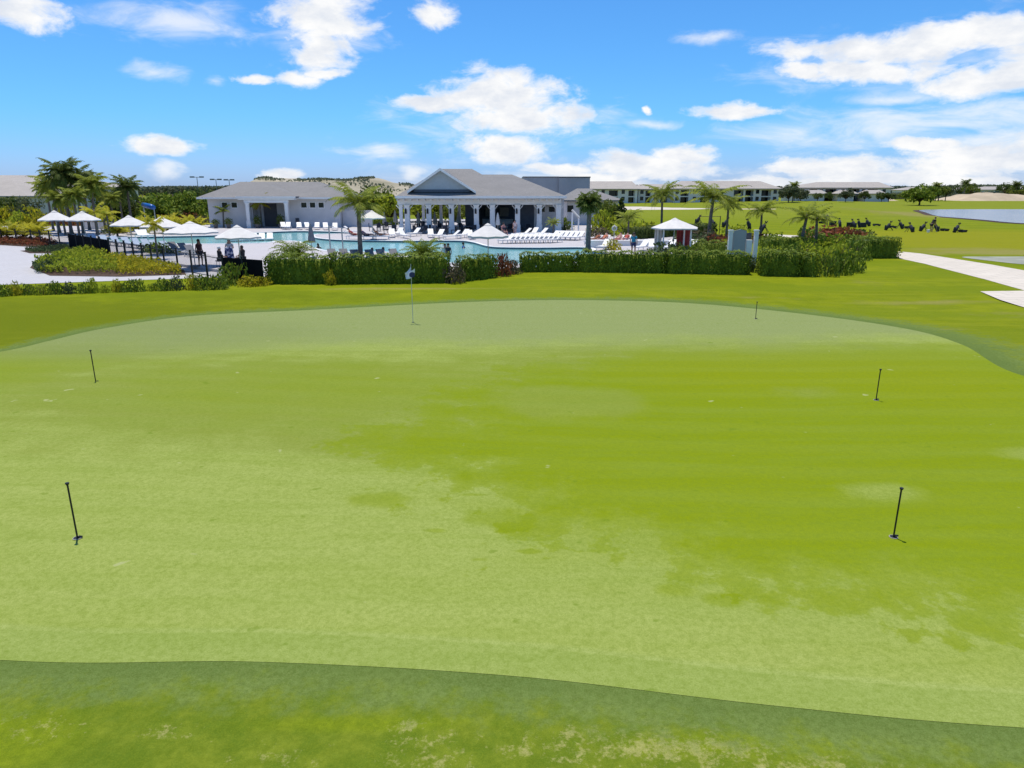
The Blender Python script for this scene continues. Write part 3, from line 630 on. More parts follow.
sheet('planting_bed', pxs([(30, 268), (40, 257), (70, 253.5), (110, 257), (150, 264), (184, 270), (186, 275), (120, 277), (50, 276)]), .026, M['mulch'], 'brown mulch of the bed outside the fence', 'mulch')
sheet('planting_bed', pxs([(-20, 239), (40, 240.5), (60, 243), (92, 249), (90, 253), (30, 253.5), (20, 251), (52, 248.5), (-20, 244)]), .024, M['mulch'], 'brown mulch along the outside of the fence', 'mulch')
bed('lime_ground_cover', [(36, 266), (60, 257), (85, 254), (120, 262), (118, 274), (60, 275), (38, 273)], 5200, .75, .2, M['lime'], 'lime green low planting in the bed outside the fence', 1)
bed('yellow_ground_cover', [(100, 262), (125, 262), (160, 268), (182, 272), (180, 275.5), (120, 275.5)], 4200, .7, .17, M['yellow'], 'yellow flowering low planting at the fence foot', 2)
bed('juniper_ground_cover', [(25, 251.5), (60, 248), (88, 251.5), (70, 254), (30, 253.5)], 2600, .4, .16, M['juniper'], 'dark spreading juniper on the plaza', 3)
bed('red_ground_cover', [(-20, 240), (40, 241), (60, 245), (40, 247), (-20, 244.5)], 3600, .55, .2, M['red'], 'reddish brown low planting along the fence', 4)
bed('grey_ground_cover', [(33, 268), (60, 262), (64, 273), (36, 274)], 1400, .6, .2, M['juniper'], 'grey-green plants at the left end of the bed', 5)
# white blossoms dotted over the medium hedge
fm = MB()
for (px, py, z) in [(548, 272, .5), (553, 272, .7), (560, 272, .6), (530, 272, .75), (567, 272, .4), (543, 272, .9), (536, 272, .3)]:
    p = at(px, py); fm.tube([(p.x, p.y - .07, z), (p.x, p.y - .04, z + .05), (p.x, p.y - .02, z + .09)], [.03, .05, .02], 6)
hb = [o for o in bpy.data.objects if o.name == 'hedge.003'][0]
fo = fm.build('blossom', M['flower'], hb); fo.matrix_parent_inverse = (Matrix.Translation(hb.location) @ Matrix.Rotation(hb.rotation_euler.z, 4, 'Z')).inverted()

# ---- palms
def frond(r, L_, ang0, droop, az, nl, lw, ll, base):
    """one feather-shaped leaf; returns quads"""
    q = []; p = Vector(base); d = ang0; step = L_ / nl; pts = [p.copy()]
    dirxy = Vector((math.cos(az), math.sin(az), 0)); side = Vector((-math.sin(az), math.cos(az), 0))
    for i in range(nl):
        v = dirxy * math.cos(d) + Vector((0, 0, 1)) * math.sin(d)
        p = p + v * step; pts.append(p.copy()); d -= droop / nl * (0.5 + 1.2 * i / nl)
    for i in range(1, nl + 1):
        a, b = pts[i - 1], pts[i]; t = i / nl; w = .022 * (1 - .7 * t)
        q.append([a - side * w, a + side * w, b + side * w, b - side * w])
        ln = ll * (math.sin(math.pi * min(1, .12 + t * .95)) ** .6) * r.uniform(.85, 1.1)
        fwd = (b - a).normalized()
        for s in (-1, 1):
            for sub in (0, .5):
                o = a.lerp(b, sub); dr = (side * s * .85 + fwd * .55 - Vector((0, 0, 1)) * (.35 + .45 * r.random())).normalized()
                e = o + dr * ln; m_ = o + dr * ln * .5 + Vector((0, 0, .04)); nn = fwd * lw
                q.append([o - nn * .3, m_ - nn * .5, e, m_ + nn * .5])
    return q
def palm_meshes(seed, nf, L_, th, tr, m, lean=0.0, lw=.09, ll=.55, up=(.2, 1.25), droop=1.5, nl=14):
    r = random.Random(seed); q = []
    top = Vector((lean, 0, th))
    for k in range(nf):
        t = k / nf; q += frond(r, L_ * r.uniform(.85, 1.1), up[0] + (up[1] - up[0]) * ((k * .7071 + r.random() * .15) % 1), droop * r.uniform(.8, 1.25), k * 2.4 + r.random() * .4, nl, lw, ll, top)
    crown = quads_mesh('crown', np.array([[list(v) for v in f] for f in q])); crown.materials.append(m)
    tb = MB(); pts = []; rad = []
    for i in range(15):
        t = i / 14; pts.append((lean * t ** 1.6, 0, th * t)); rad.append(tr * (1.5 if i == 0 else 1.15 if i == 1 else 1 - .25 * t + (.04 if i % 2 else -.02)))
    pts.append((lean, 0, th + .25)); rad.append(tr * .45)
    tb.tube(pts, rad, 9); o = tb.build('trunk', M['trunk'], smooth=True); tm_ = o.data; bpy.data.objects.remove(o)
    return crown, tm_
PM = {'big': palm_meshes(1, 22, 2.5, 3.9, .17, M['palm'], .05, ll=.62, up=(-.1, 1.25)),
      'tall': palm_meshes(2, 30, 2.6, 6.0, .17, M['palmd'], .1, ll=.75, lw=.13, up=(-.7, 1.3)),
      'tall2': palm_meshes(3, 26, 2.4, 5.6, .16, M['palm'], -.15, ll=.7, lw=.13, up=(-.6, 1.3)),
      'small': palm_meshes(4, 11, 1.5, 2.3, .09, M['palmy'], .05, ll=.45, lw=.08, up=(-.2, 1.2)),
      'mid': palm_meshes(5, 18, 2.3, 3.0, .12, M['palm'], .12, ll=.5, lw=.09, up=(-.1, 1.2), nl=13),
      'mid2': palm_meshes(6, 12, 2.0, 2.4, .13, M['palm'], -.2, ll=.45, lw=.09, up=(.0, 1.2), nl=13),
      'sabal': palm_meshes(7, 34, 1.6, 4.4, .24, M['palmd'], .0, ll=.8, lw=.16, up=(-.5, 1.45), nl=8),
      'areca': palm_meshes(9, 26, 1.7, .7, .12, M['palmy'], .0, ll=.42, lw=.1, up=(.25, 1.45), droop=1.5, nl=10),
      'spiky': palm_meshes(8, 40, 1.9, .75, .16, M['shrub'], .0, ll=.32, lw=.07, up=(.2, 1.45), droop=1.9, nl=10)}
def palm(kind_, px, py, sc, label, group='palm trees around the pool', z0=0.0, rz=None, name='palm_tree', cat='palm tree', Y=None, ang=1.0):
    p = at(px, py, z0) if Y is None else Vector((X_at(px, Y, z0), Y, z0))
    t = empty(name, p, label, cat, group, random.uniform(0, 6.28) if rz is None else rz)
    t.scale = (sc * ang, sc * ang, sc)
    link('crown', PM[kind_][0], None, t); link('trunk', PM[kind_][1], None, t)
    return t
palm('big', 361, 262, 1.0, 'tallest palm at centre-left, trunk rising in front of the pool', rz=.6, z0=DZ)
palm('spiky', 296, 270, 1.0, 'spiky arching plant above the leftmost tall hedge', 'spiky plants behind the hedge', name='spiky_plant', cat='plant', z0=DZ)
palm('spiky', 424, 270, 1.05, 'spiky arching plant above the hedge right of the flagstick', 'spiky plants behind the hedge', name='spiky_plant', cat='plant', z0=DZ)
for k, px, Y, sc, lab in [('tall', 72, 78, 1.10, 'tallest and bushiest palm of the left cluster'), ('tall2', 60, 80, 1.0, 'leftmost palm of the left cluster'), ('tall', 84, 79, 1.02, 'third palm of the left cluster, grey trunk'), ('tall2', 98, 77, .98, 'right palm of the left cluster, with thin trunk'), ('tall2', 80, 74, .78, 'short front palm of the left cluster'),
                          ('tall2', 54, 84, .9, 'small palm at the left edge of the palm cluster'), ('tall', 90, 86, .96, 'rear palm showing between the two right palms of the cluster'), ('tall2', 106, 84, .86, 'palm at the right edge of the palm cluster'), ('tall2', 66, 76, .72, 'low front palm at the left of the cluster'), ('tall', 124, 88, .72, 'small palm just left of the lone dark palm'), ('tall', 133, 84, .88, 'lone dark palm between the left cluster and the slide'), ('tall2', 115, 82, .70, 'short palm right of the left cluster')]:
    palm(k, px, 0, sc, lab, Y=Y)
palm('small', 99, 239, 1.12, 'small yellow palm behind the row of deck loungers', z0=DZ)
palm('small', 110, 237, 1.0, 'small yellow palm left of the third umbrella', z0=DZ)
palm('small', 158, 259, 1.05, 'slim yellow palm inside the black fence', z0=DZ, ang=.75)
palm('mid2', 224, 227.5, .85, 'small palm at the left wall of the changing house', z0=DZ)
palm('small', 262, 227.5, 1.35, 'small yellow palm in the changing house doorway', z0=DZ)
palm('sabal', 588, 252, .86, 'thick-trunked dark palm in front of the flat-roofed building', rz=0, z0=DZ)
palm('mid', 661, 0, 1.45, 'slender palm behind the cabana', Y=78, ang=.8)
palm('mid', 708, 0, 1.42, 'tall feathery palm behind the twiggy shrub', Y=68, ang=1.1)
palm('mid', 726, 0, 1.12, 'short palm right of the tall feathery one', Y=74)
palm('mid', 760, 0, 1.0, 'short palm right of the two-pillar surround', Y=68)
palm('mid2', 800, 0, 1.15, 'left one of the twin drooping palms', Y=58, rz=2.5)
palm('mid2', 815, 0, 1.05, 'right one of the twin drooping palms', Y=60, rz=.5)
palm('mid', 628, 0, .8, 'low palm beside the ring post', Y=66)
palm('mid2', 553, 0, .6, 'low palm at the pavilion end wall', Y=76)

for px, Y, sc, lab in [(8, 68, .95, 'golden feather palm at the left picture edge'), (24, 70, .85, 'golden feather palm second from the left picture edge'), (38, 69, .9, 'golden feather palm left of the leftmost umbrella'), (140, 78, 1.0, 'golden feather palm left of the slide'), (168, 80, 1.1, 'golden feather palm right of the slide'), (180, 78, 1.0, 'golden feather palm behind the wide umbrella'), (194, 80, 1.05, 'golden feather palm nearest the changing house'), (118, 74, .8, 'golden feather palm above the third umbrella')]:
    palm('areca', px, 0, sc * 1.15, lab, 'golden feather palms in the left beds', Y=Y, ang=1.15)
# ---- broadleaf trees
def tree(px, Y, w, h, m, label, seed, group='trees on the far side', trunk=.35, n=None, leaf=None, conical=False):
    r = np.random.default_rng(seed); x = X_at(px, Y)
    t = empty('conifer_tree' if conical else 'broadleaf_tree', (x, Y, 0), label, 'tree', group)
    tb = MB(); th = h * trunk
    tb.tube([(0, 0, 0), (.05, 0, th * .6), (0, .05, h * .75)], [w * .028, w * .022, w * .008], 7)
    cl = []
    nc = 16 if not conical else 14
    for k in range(nc):
        if conical:
            s = k / nc; a = k * 2.4; rr = w * .42 * (1 - s) * .7; c = np.array([rr * math.cos(a), rr * math.sin(a), h * (.15 + .8 * s)]); cr = w * .5 * (1 - s * .8) * .6
        else:
            a = k * 2.399; s = r.random(); rr = w * .38 * math.sqrt(r.random()); c = np.array([rr * math.cos(a), rr * math.sin(a), h * (trunk + .08 + (.85 - trunk) * s * (1 - .4 * rr / (w * .4)))]); cr = w * r.uniform(.12, .22)
            tb.tube([(0, 0, th * .8), tuple(c * np.array([.5, .5, 1]) * np.array([1, 1, .85])), tuple(c)], [w * .02, w * .012, w * .004], 5)
        cl.append((c, cr))
    tb.build('trunk', M['bark'], t, smooth=True)
    n = n or 2200; leaf = leaf or w * .07; pts = []
    per = n // nc
    for c, cr in cl:
        d = r.normal(size=(per, 3)); d /= np.linalg.norm(d, axis=1)[:, None]; d *= (r.random(per) ** .45 * cr)[:, None]; d[:, 2] *= .75
        pts.append(c + d)
    link('crown', quads_mesh('crown', leaf_quads(np.concatenate(pts), leaf, .1, 1.6, r)), m, t)
    return t
tree(620, 82, 2.6, 4.3, M['darktree'], 'small dark conifer right of the thick palm', 11, conical=True, leaf=.2)
tree(606, 84, 3.6, 4.0, M['tree'], 'leafy tree between the thick palm and the dark conifer', 12)
tree(919, 215, 10.5, 6.2, M['shrub'], 'round green tree standing by the lake end', 13, trunk=.25)
tree(938, 300, 9, 6.4, M['tree'], 'smaller tree right behind the round lake tree', 14)
tree(788, 235, 8, 6.4, M['olive'], 'pale airy tree between the two far condo blocks', 15)
tree(800, 250, 6.5, 5.2, M['olive'], 'darker tree left of the right condo block', 16)
tree(845, 240, 5.5, 6, M['olive'], 'airy tree in front of the right condo block', 17)
tree(864, 262, 4.5, 4.6, M['darktree'], 'tiny dark tree on the pale sand pile', 18)
tree(881, 262, 5, 4.2, M['darktree'], 'dark round tree right of the pale sand pile', 19)
tree(888, 262, 5, 4.0, M['darktree'], 'dark round tree at the end of the right condo block', 20)
for k, (px, Y, w, h, m, lab) in enumerate([(650, 300, 10, 7, 'olive', 'grey-green tree before the connecting wing of the left condos'), (664, 300, 9, 6.5, 'tree', 'green tree at the right end of the connecting wing'), (817, 262, 4.5, 4, 'darktree', 'leftmost small dark tree before the right condo block'), (828, 262, 5, 4, 'darktree', 'second small dark tree before the right condo block'),
        (642, 300, 8, 6, 'darktree', 'dark tree left of the connecting wing'), (770, 290, 8, 6, 'olive', 'thin tree at the right corner of the middle condos'), (777, 288, 7, 6.5, 'olive', 'thin tree just past the middle condos'), (958, 360, 9, 8, 'darktree', 'dark tree behind the long sand pile, left'), (970, 350, 9, 7.5, 'tree', 'green tree behind the long sand pile'),
        (1005, 350, 10, 8.5, 'darktree', 'dark tree above the right end of the long sand pile'), (1018, 330, 11, 7, 'tree', 'green tree at the right picture edge'), (945, 300, 7, 7, 'olive', 'olive tree left of the long sand pile'), (905, 300, 8, 4.5, 'tree', 'low tree left of the round lake tree')]):
    tree(px, Y, w, h, M[m], lab, 40 + k, n=1100)
for k, px, Y, sc, lab in [('tall', 963, 330, 1.25, 'tall dark palm above the long sand pile'), ('tall', 1014, 330, 1.15, 'tall dark palm near the right picture edge'), ('tall2', 935, 300, 1.15, 'palm silhouetted behind the smaller lake tree'), ('tall2', 792, 240, 1.1, 'thin palm between the condo blocks')]:
    palm(k, px, 0, sc, lab, 'far palms beyond the golf course', Y=Y)
# mid-left trees, behind the slide and the changing house
GL = 'trees behind the pool at the left'
for k, (px, Y, w, h, m, lab) in enumerate([(160, 108, 7, 5.2, 'shrub', 'round tree behind the blue slide'), (176, 112, 8, 5.6, 'shrub', 'tree left of the court lights'), (190, 106, 7, 4.8, 'shrub', 'tree below the court lights'), (204, 118, 8, 5.2, 'darktree', 'dark tree behind the changing house roof, left'), (146, 115, 7, 5.4, 'darktree', 'dark tree right of the lone palm'),
        (118, 112, 7, 5.0, 'darktree', 'dark tree behind the short palm'), (352, 108, 6, 4.6, 'tree', 'tree behind the right end of the changing house'), (376, 106, 8, 5.2, 'tree', 'tree behind the cream umbrella'), (390, 104, 7, 4.8, 'lime', 'lime tree at the pavilion left end'),
        (364, 110, 7, 5.4, 'darktree', 'dark tree behind the tallest centre palm'), (418, 108, 6.5, 4.2, 'lime', 'lime tree seen through the left bay of the pavilion'), (436, 110, 6.5, 4.4, 'lime', 'lime tree seen through the middle bay of the pavilion'), (455, 108, 6.5, 4.2, 'tree', 'green tree seen through the right open bay of the pavilion'),
        (216, 125, 8, 5.6, 'darktree', 'dark tree rising behind the changing house roof'), (2, 104, 8, 4, 'darktree', 'dark tree before the clubhouse at the left edge'), (30, 100, 5, 4.4, 'olive', 'bare-looking tree before the clubhouse')]):
    tree(px, Y, w, h, M[m], lab, 70 + k, GL, trunk=.15, n=1500)
# far woods along the horizon
def woods(name, az0, az1, Y, hmin, hmax, n, leaf, seed, label, m):
    r = np.random.default_rng(seed); u = r.random(n); x = (az0 + (az1 - az0) * u)
    x = x * Y; yy = Y + r.uniform(-18, 18, n)
    prof_ = np.array([hmin + (hmax - hmin) * (.5 + .5 * mnoise.fractal(Vector((float(a) * .012, seed, 0)), 1.0, 2.0, 5)) for a in x])
    z = prof_ * (r.random(n) ** .55)
    me = quads_mesh(name, leaf_quads(np.stack([x, yy, z], 1), leaf, 0, 1.4, r)); tag(link(name, me, m), label, 'woods', kind='stuff')
woods('far_woods', -1.4, -.0, 560, 4.0, 9.0, 42000, 2.4, 1, 'distant dark treeline on the horizon, left half', M['farwood'])
woods('far_woods', -.0, 1.4, 560, 4.0, 9.0, 42000, 2.4, 2, 'distant treeline on the horizon, right half', M['farwood'])
woods('far_woods', .50, .95, 370, 1.5, 5.0, 6000, 1.8, 5, 'low green trees beyond the lake and sand piles', M['farwood'])
# scrub on the crest of the sand hill
r_ = np.random.default_rng(9); n_ = 5200; px_ = r_.uniform(262, 408, n_)
keep = np.array([mnoise.noise(Vector((p * .09, 3, 0))) > -.12 for p in px_]); px_ = px_[keep]
zz = np.array([[X_at(p, 418), 418 + r_.normal(0, 6), 0.0] for p in px_])
hill_o = bpy.data.objects['sand_hill']
for row_ in zz:
    row_[0] = X_at(225, 420) + (X_at(440, 420) - X_at(225, 420)) * r_.uniform(.14, .9); row_[1] = 420 - abs(r_.normal(0, 26)) * (r_.random() < .45) + r_.normal(0, 3)
    hit, lc, _, _ = hill_o.ray_cast(Vector((row_[0], row_[1], 60)), Vector((0, 0, -1)))
    row_[2] = (lc.z if hit else 0) + r_.uniform(.1, 1.0)
zz = np.array([q for q in zz if mnoise.noise(Vector((q[0] * .05, q[1] * .06, 3))) > -.05])
tag(link('scrub', quads_mesh('scrub', leaf_quads(zz, 1.3, 0, 1.3, r_)), M['farwood']), 'dark scrub along the crest of the sandy hill', 'scrub', kind='stuff')

# ------------------------------------------------------------------ buildings
def hip_roof(mb, x0, x1, y0, y1, z, zr, rx0, rx1, ry, th=.18, f=1):
    v = [(x0, y0, z), (x1, y0, z), (x1, y1, z), (x0, y1, z), (rx0, ry, zr), (rx1, ry, zr)]
    v += [(a, b, c - th) for a, b, c in v[:4]]
    return mb.add(v, [(0, 1, 5, 4), (1, 2, 5), (2, 3, 4, 5), (3, 0, 4), (0, 6, 7, 1), (1, 7, 8, 2), (2, 8, 9, 3), (3, 9, 6, 0), (6, 9, 8, 7)])
# --- pavilion
T = empty('pavilion', (0, 0, DZ), 'large open pavilion with grey hip roof, gable end and white columns', 'pavilion')
T.location = (0, 0, 0)
yf, yb = 80.0, 97.0; ez = Z_at(196, 78.6)
xl, xr = X_at(396, 78.6, ez), X_at(566, 78.6, ez)
rf = MB(); hip_roof(rf, xl, X_at(520, 78.6, ez), 78.6, 98.4, ez, Z_at(168.9, 88.5), X_at(441, 88.5, 7), X_at(472, 88.5, 7), 88.5)
hip_roof(rf, X_at(455, 78.6, ez), xr, 78.604, 98.396, ez - .002, Z_at(174.5, 88.5), X_at(480, 88.5, 6.6), X_at(512, 88.5, 6.6), 88.5)
gx, ga, gb = X_at(440.5, 79.6, 7), X_at(411, 79.6, 5), X_at(472.5, 79.6, 5); gz, gz0 = Z_at(168.4, 79.6), Z_at(189.6, 79.6)
rf.add([(ga - .35, 79.2, gz0 - .2), (gx, 79.2, gz), (gb + .35, 79.2, gz0 - .2), (ga - .35, 89, gz0 - .2), (gx, 89, gz), (gb + .35, 89, gz0 - .2),
        (ga - .35, 79.2, gz0 - .34), (gx, 79.2, gz - .18), (gb + .35, 79.2, gz0 - .34)], [(0, 1, 4, 3), (1, 2, 5, 4)])
roof = rf.build('roof', M['shingle'], T)
gm = MB(); gm.add([(ga, 79.62, gz0), (gb, 79.62, gz0), (gx, 79.62, gz - .12), (ga, 79.9, gz0), (gb, 79.9, gz0), (gx, 79.9, gz - .12)], [(0, 1, 2), (5, 4, 3), (0, 3, 4, 1), (1, 4, 5, 2), (2, 5, 3, 0)])
gm.build('gable_wall', M['gable'], T)
lv = MB(); lv.box(ga + .3, gb - .3, 79.55, 79.615, gz0 - .28, gz0 + .01); lv.build('gable_vent', M['slate'], T)
rk = MB()
for (xa, za, xb, zb) in ((ga - .38, gz0 - .2, gx, gz), (gb + .38, gz0 - .2, gx, gz)):
    v = []
    for yy in (79.1, 79.196):
        v += [(xa, yy, za - .22), (xb, yy, zb - .24), (xb, yy, zb + .04), (xa, yy, za + .04)]
    rk.add(v, [(0, 1, 2, 3), (7, 6, 5, 4), (0, 4, 5, 1), (3, 2, 6, 7), (0, 3, 7, 4), (1, 5, 6, 2)])
rk.build('rake_board', M['white'], T)
fb = MB(); fb.box(xl - .02, xr + .02, 78.5, 78.598, ez - .26, ez + .0); fb.box(xl - .1, xl - .003, 78.5, 98.4, ez - .26, ez); fb.box(xr + .003, xr + .1, 78.5, 98.4, ez - .26, ez); fb.build('fascia', M['white'], T)
cl = MB(); cl.box(xl + .15, xr - .15, 78.75, 98.2, ez - .34, ez - .2); cl.build('ceiling', M['ceil'], T)
bz1, bz0 = ez - .35, ez - .95
bm_ = MB(); bm_.box(X_at(399, yf), X_at(560.5, yf), yf - .16, yf + .16, bz0, bz1); bm_.box(X_at(399, yf), X_at(399, yf) + .3, yf + .162, yb - .162, bz0, bz1); bm_.box(X_at(560, yf) - .3, X_at(560, yf), yf + .162, yb - .162, bz0, bz1); bm_.box(X_at(399, yf), X_at(560, yf), yb - .16, yb + .16, bz0, bz1)
bm_.build('beam', M['white'], T)
rt = MB()
x = X_at(400, yf)
while x < X_at(562, yf): rt.box(x, x + .09, 78.62, 79.8, ez - .5, ez - .345); x += .75
t_ = rt.build('rafter_tails', M['white'], T); t_['kind'] = 'stuff'
def column(px, y, T_, w=.34, br=True, z1=None, px_abs=None):
    cx = X_at(px, y) if px_abs is None else px_abs; z1 = z1 or bz0 - .003
    c = MB(); c.box(cx - w / 2, cx + w / 2, y - w / 2, y + w / 2, DZ, z1)
    c.box(cx - w / 2 - .06, cx + w / 2 + .06, y - w / 2 - .06, y + w / 2 + .06, DZ + .002, DZ + .9); c.box(cx - w / 2 - .05, cx + w / 2 + .05, y - w / 2 - .05, y + w / 2 + .05, z1 - .16, z1 - .002)
    if br:
        for s in (-1, 1):
            c.add([(cx + s * (w / 2 + .001), y - .06, z1 - .52), (cx + s * (w / 2 + .34), y - .06, z1 - .12), (cx + s * (w / 2 + .34), y - .06, z1 + .001), (cx + s * (w / 2 + .001), y - .06, z1 - .40),
                   (cx + s * (w / 2 + .001), y + .06, z1 - .52), (cx + s * (w / 2 + .34), y + .06, z1 - .12), (cx + s * (w / 2 + .34), y + .06, z1 + .001), (cx + s * (w / 2 + .001), y + .06, z1 - .40)],
                  [(0, 1, 2, 3), (7, 6, 5, 4), (0, 4, 5, 1), (1, 5, 6, 2), (2, 6, 7, 3), (3, 7, 4, 0)])
    return c.build('column', M['white'], T_)
for px in (402, 408.2, 429.5, 452, 476.7, 492.6, 517.5, 539, 558): column(px, yf, T, .55 if px > 405 else .36)
for k, px in enumerate((402, 423, 445, 459)): column(0, yb, T, .36, False, px_abs=X_at(px, yf) + .4)
iw = MB(); a_, b_ = X_at(463, yf), X_at(560, yf) - .5
def wall_open(mb, x0, x1, y0, y1, z0, z1, ops):
    """wall with rectangular openings (xa,xb,za,zb), sorted by x"""
    x = x0
    for (xa, xb, za, zb) in ops:
        if xa > x: mb.box(x, xa, y0, y1, z0, z1)
        if za > z0: mb.box(xa, xb, y0, y1, z0, za)
        if zb < z1: mb.box(xa, xb, y0, y1, zb, z1)
        x = xb
    if x < x1: mb.box(x, x1, y0, y1, z0, z1)
yi = 84.5
ops = [(X_at(a, yi), X_at(b, yi), c, d) for a, b, c, d in [(479, 491, DZ, 3.2), (496, 514.5, DZ, 3.2)]]
wall_open(iw, a_, X_at(534, yi), yi, yi + .25, DZ, bz1 - .02, ops); iw.box(a_, a_ + .25, yi + .252, 96.6, DZ, bz1 - .02); iw.box(a_ + .252, b_, 96.35, 96.6, DZ, bz1 - .02)
iw.build('inner_wall', M['slate'], T)
ew = MB(); ops = [(X_at(541, yi), X_at(544.5, yi), 2.35, 2.95), (X_at(548.5, yi), X_at(554.5, yi), 2.35, 2.95)]
wall_open(ew, X_at(534, yi) + .003, b_ + 1.2, yi, yi + .25, DZ, bz1 - .02, ops); ew.build('end_wall', M['wall'], T)
for (xa, xb, za, zb) in ops:
    w_ = MB().box(xa, xb, yi + .1, yi + .14, za, zb).build('window', M['glass'], T)
bc = MB(); bc.box(X_at(481, yi), X_at(513, yi), 88.5, 89.3, DZ, 1.35); bc.build('bar_counter', M['white'], T)
for a, b in ((482, 489), (498, 508)): MB().box(X_at(a, yi), X_at(b, yi), 96.2, 96.34, 1.4, 2.55).build('bar_shelf', M['taupe'], T)
for px in (408, 429.5, 452, 477, 517.5, 539):
    s_ = MB(); cx = X_at(px, yf) - .1; s_.box(cx - .1, cx + .1, yf - .42, yf - .24, 2.3, 2.75); s_.tube([(cx, yf - .33, 2.75), (cx, yf - .33, 2.9)], [.11, .02], 6); s_.build('wall_lantern', M['black'], T)
# --- flat-roofed building behind the pavilion
T = empty('flat_roof_building', (0, 0, 0), 'plain grey flat-roofed building rising behind the pavilion', 'building')
z1 = Z_at(177.3, 110)
MB().box(X_at(523, 110), X_at(558, 110), 110, 124, 0, z1).build('wall', M['wallgrey'], T)
MB().box(X_at(558, 110) + .003, X_at(588.5, 110), 109.6, 124, 0, z1 - .05).build('wall', M['wallgrey'], T)
cp = MB(); cp.box(X_at(522.6, 110), X_at(558, 110), 109.9, 124.1, z1, z1 + .12); cp.box(X_at(558, 110) + .004, X_at(589, 110), 109.5, 124.1, z1 - .05, z1 + .1); cp.build('coping', M['doordark'], T)
# --- small hip-roofed annex
T = empty('annex_building', (0, 0, 0), 'small annex with pale hip roof right of the pavilion', 'building')
ze = Z_at(200, 98); xa, xb = X_at(562, 98), X_at(622, 98)
rf = MB(); hip_roof(rf, xa, xb, 97.2, 108, ze, Z_at(188.5, 102), X_at(577, 102, 5.5), X_at(590, 102, 5.5), 102); rf.build('roof', M['shingle'], T)
w_ = MB(); ops = [(X_at(567, 98), X_at(573, 98), 1.9, 2.8)]
wall_open(w_, xa + .7, xb - .7, 98, 98.3, 0, ze - .18, ops); w_.box(xa + .7, xb - .7, 98.302, 107, 0, ze - .19); w_.build('wall', M['wall'], T)
MB().box(ops[0][0], ops[0][1], 98.1, 98.15, 1.9, 2.8).build('window', M['glass'], T)
# --- changing house
T = empty('changing_house', (0, 0, 0), 'pale grey poolside changing house with hip roof and recessed entry', 'building')
Yw = 92.0; ze = Z_at(197.3, Yw - .8)
xa, xb = X_at(210.5, Yw), X_at(341, Yw)
rf = MB(); hip_roof(rf, X_at(200.5, Yw - .8), X_at(347, Yw - .8), Yw - .8, Yw + 11.5, ze, Z_at(181.8, Yw + 5.3), X_at(240, Yw + 5.3, 6), X_at(319, Yw + 5.3, 6), Yw + 5.3)
pa, pb, pc = X_at(239, Yw - 2.2), X_at(298, Yw - 2.2), X_at(266.5, Yw + 1.5)
hip_roof(rf, pa, pb, Yw - 2.2, Yw + 8, ze + .12, Z_at(183.0, Yw + 2.8), pc, pc + .15, Yw + 2.8); rf.build('roof', M['shingle'], T)
fs = MB(); fs.box(X_at(200.3, Yw - .8), X_at(347.2, Yw - .8), Yw - .9, Yw - .803, ze - .22, ze); fs.box(pa - .02, pb + .02, Yw - 2.3, Yw - 2.203, ze - .12, ze + .12); fs.build('fascia', M['white'], T)
o1, o2 = X_at(252, Yw), X_at(287.5, Yw)
w_ = MB(); win = [(224.5, 230), (234, 239.5)]; win2 = [(303, 308.5), (311.7, 317), (320.3, 325.5)]
wz0, wz1 = Z_at(207.6, Yw), Z_at(202.6, Yw)
wall_open(w_, xa, o1, Yw, Yw + .3, DZ, ze - .2, [(X_at(a, Yw), X_at(b, Yw), wz0, wz1) for a, b in win])
wall_open(w_, o2, xb, Yw, Yw + .3, DZ, ze - .2, [(X_at(a, Yw), X_at(b, Yw), wz0, wz1) for a, b in win2])
w_.box(o1, o2, Yw, Yw + .3, ze - .75, ze - .2); w_.box(xa, xa + .3, Yw + .303, Yw + 10.5, DZ, ze - .2); w_.box(xb - .3, xb, Yw + .303, Yw + 10.5, DZ, ze - .2); w_.box(xa + .303, xb - .303, Yw + 10.2, Yw + 10.5, DZ, ze - .2)
w_.box(o1 - .0, o1 + .2, Yw + .303, Yw + 2.5, DZ, ze - .2); w_.box(o2 - .2, o2, Yw + .303, Yw + 2.5, DZ, ze - .2); w_.box(o1 + .203, o2 - .203, Yw + 2.2, Yw + 2.5, DZ, ze - .2)
w_.build('wall', M['wall'], T)
for a, b in win + win2:
    x0, x1 = X_at(a, Yw), X_at(b, Yw)
    fr = MB(); fr.box(x0 - .1, x1 + .1, Yw - .04, Yw - .003, wz1, wz1 + .1); fr.box(x0 - .1, x1 + .1, Yw - .04, Yw - .003, wz0 - .1, wz0); fr.box(x0 - .1, x0, Yw - .04, Yw - .003, wz0, wz1); fr.box(x1, x1 + .1, Yw - .04, Yw - .003, wz0, wz1)
    wn = fr.build('window', M['white'], T); MB().box(x0, x1, Yw + .12, Yw + .16, wz0, wz1).build('pane', M['glass'], wn)
MB().box(X_at(265, Yw + 2), X_at(278, Yw + 2), Yw + 2.1, Yw + 2.197, DZ, 3.3).build('door', M['doordark'], T)
for a, b in ((254, 258.5), (296, 299)):
    pass
zc_ = ze - .34
for px in (250, 288.5): column(px, Yw - 1.9, T, .42, False, z1=zc_ - .3)
bb = MB(); bb.box(X_at(247, Yw - 1.9), X_at(291, Yw - 1.9), Yw - 2.1, Yw - 1.7, zc_ - .3, zc_); bb.box(pa + .2, pb - .2, Yw - 2.18, Yw - .9, ze - .3, ze - .12); bb.build('beam', M['white'], T)
MB().box(X_at(296.5, Yw), X_at(300, Yw), Yw - .12, Yw - .003, .8, 1.35).build('utility_box', M['doordark'], T)
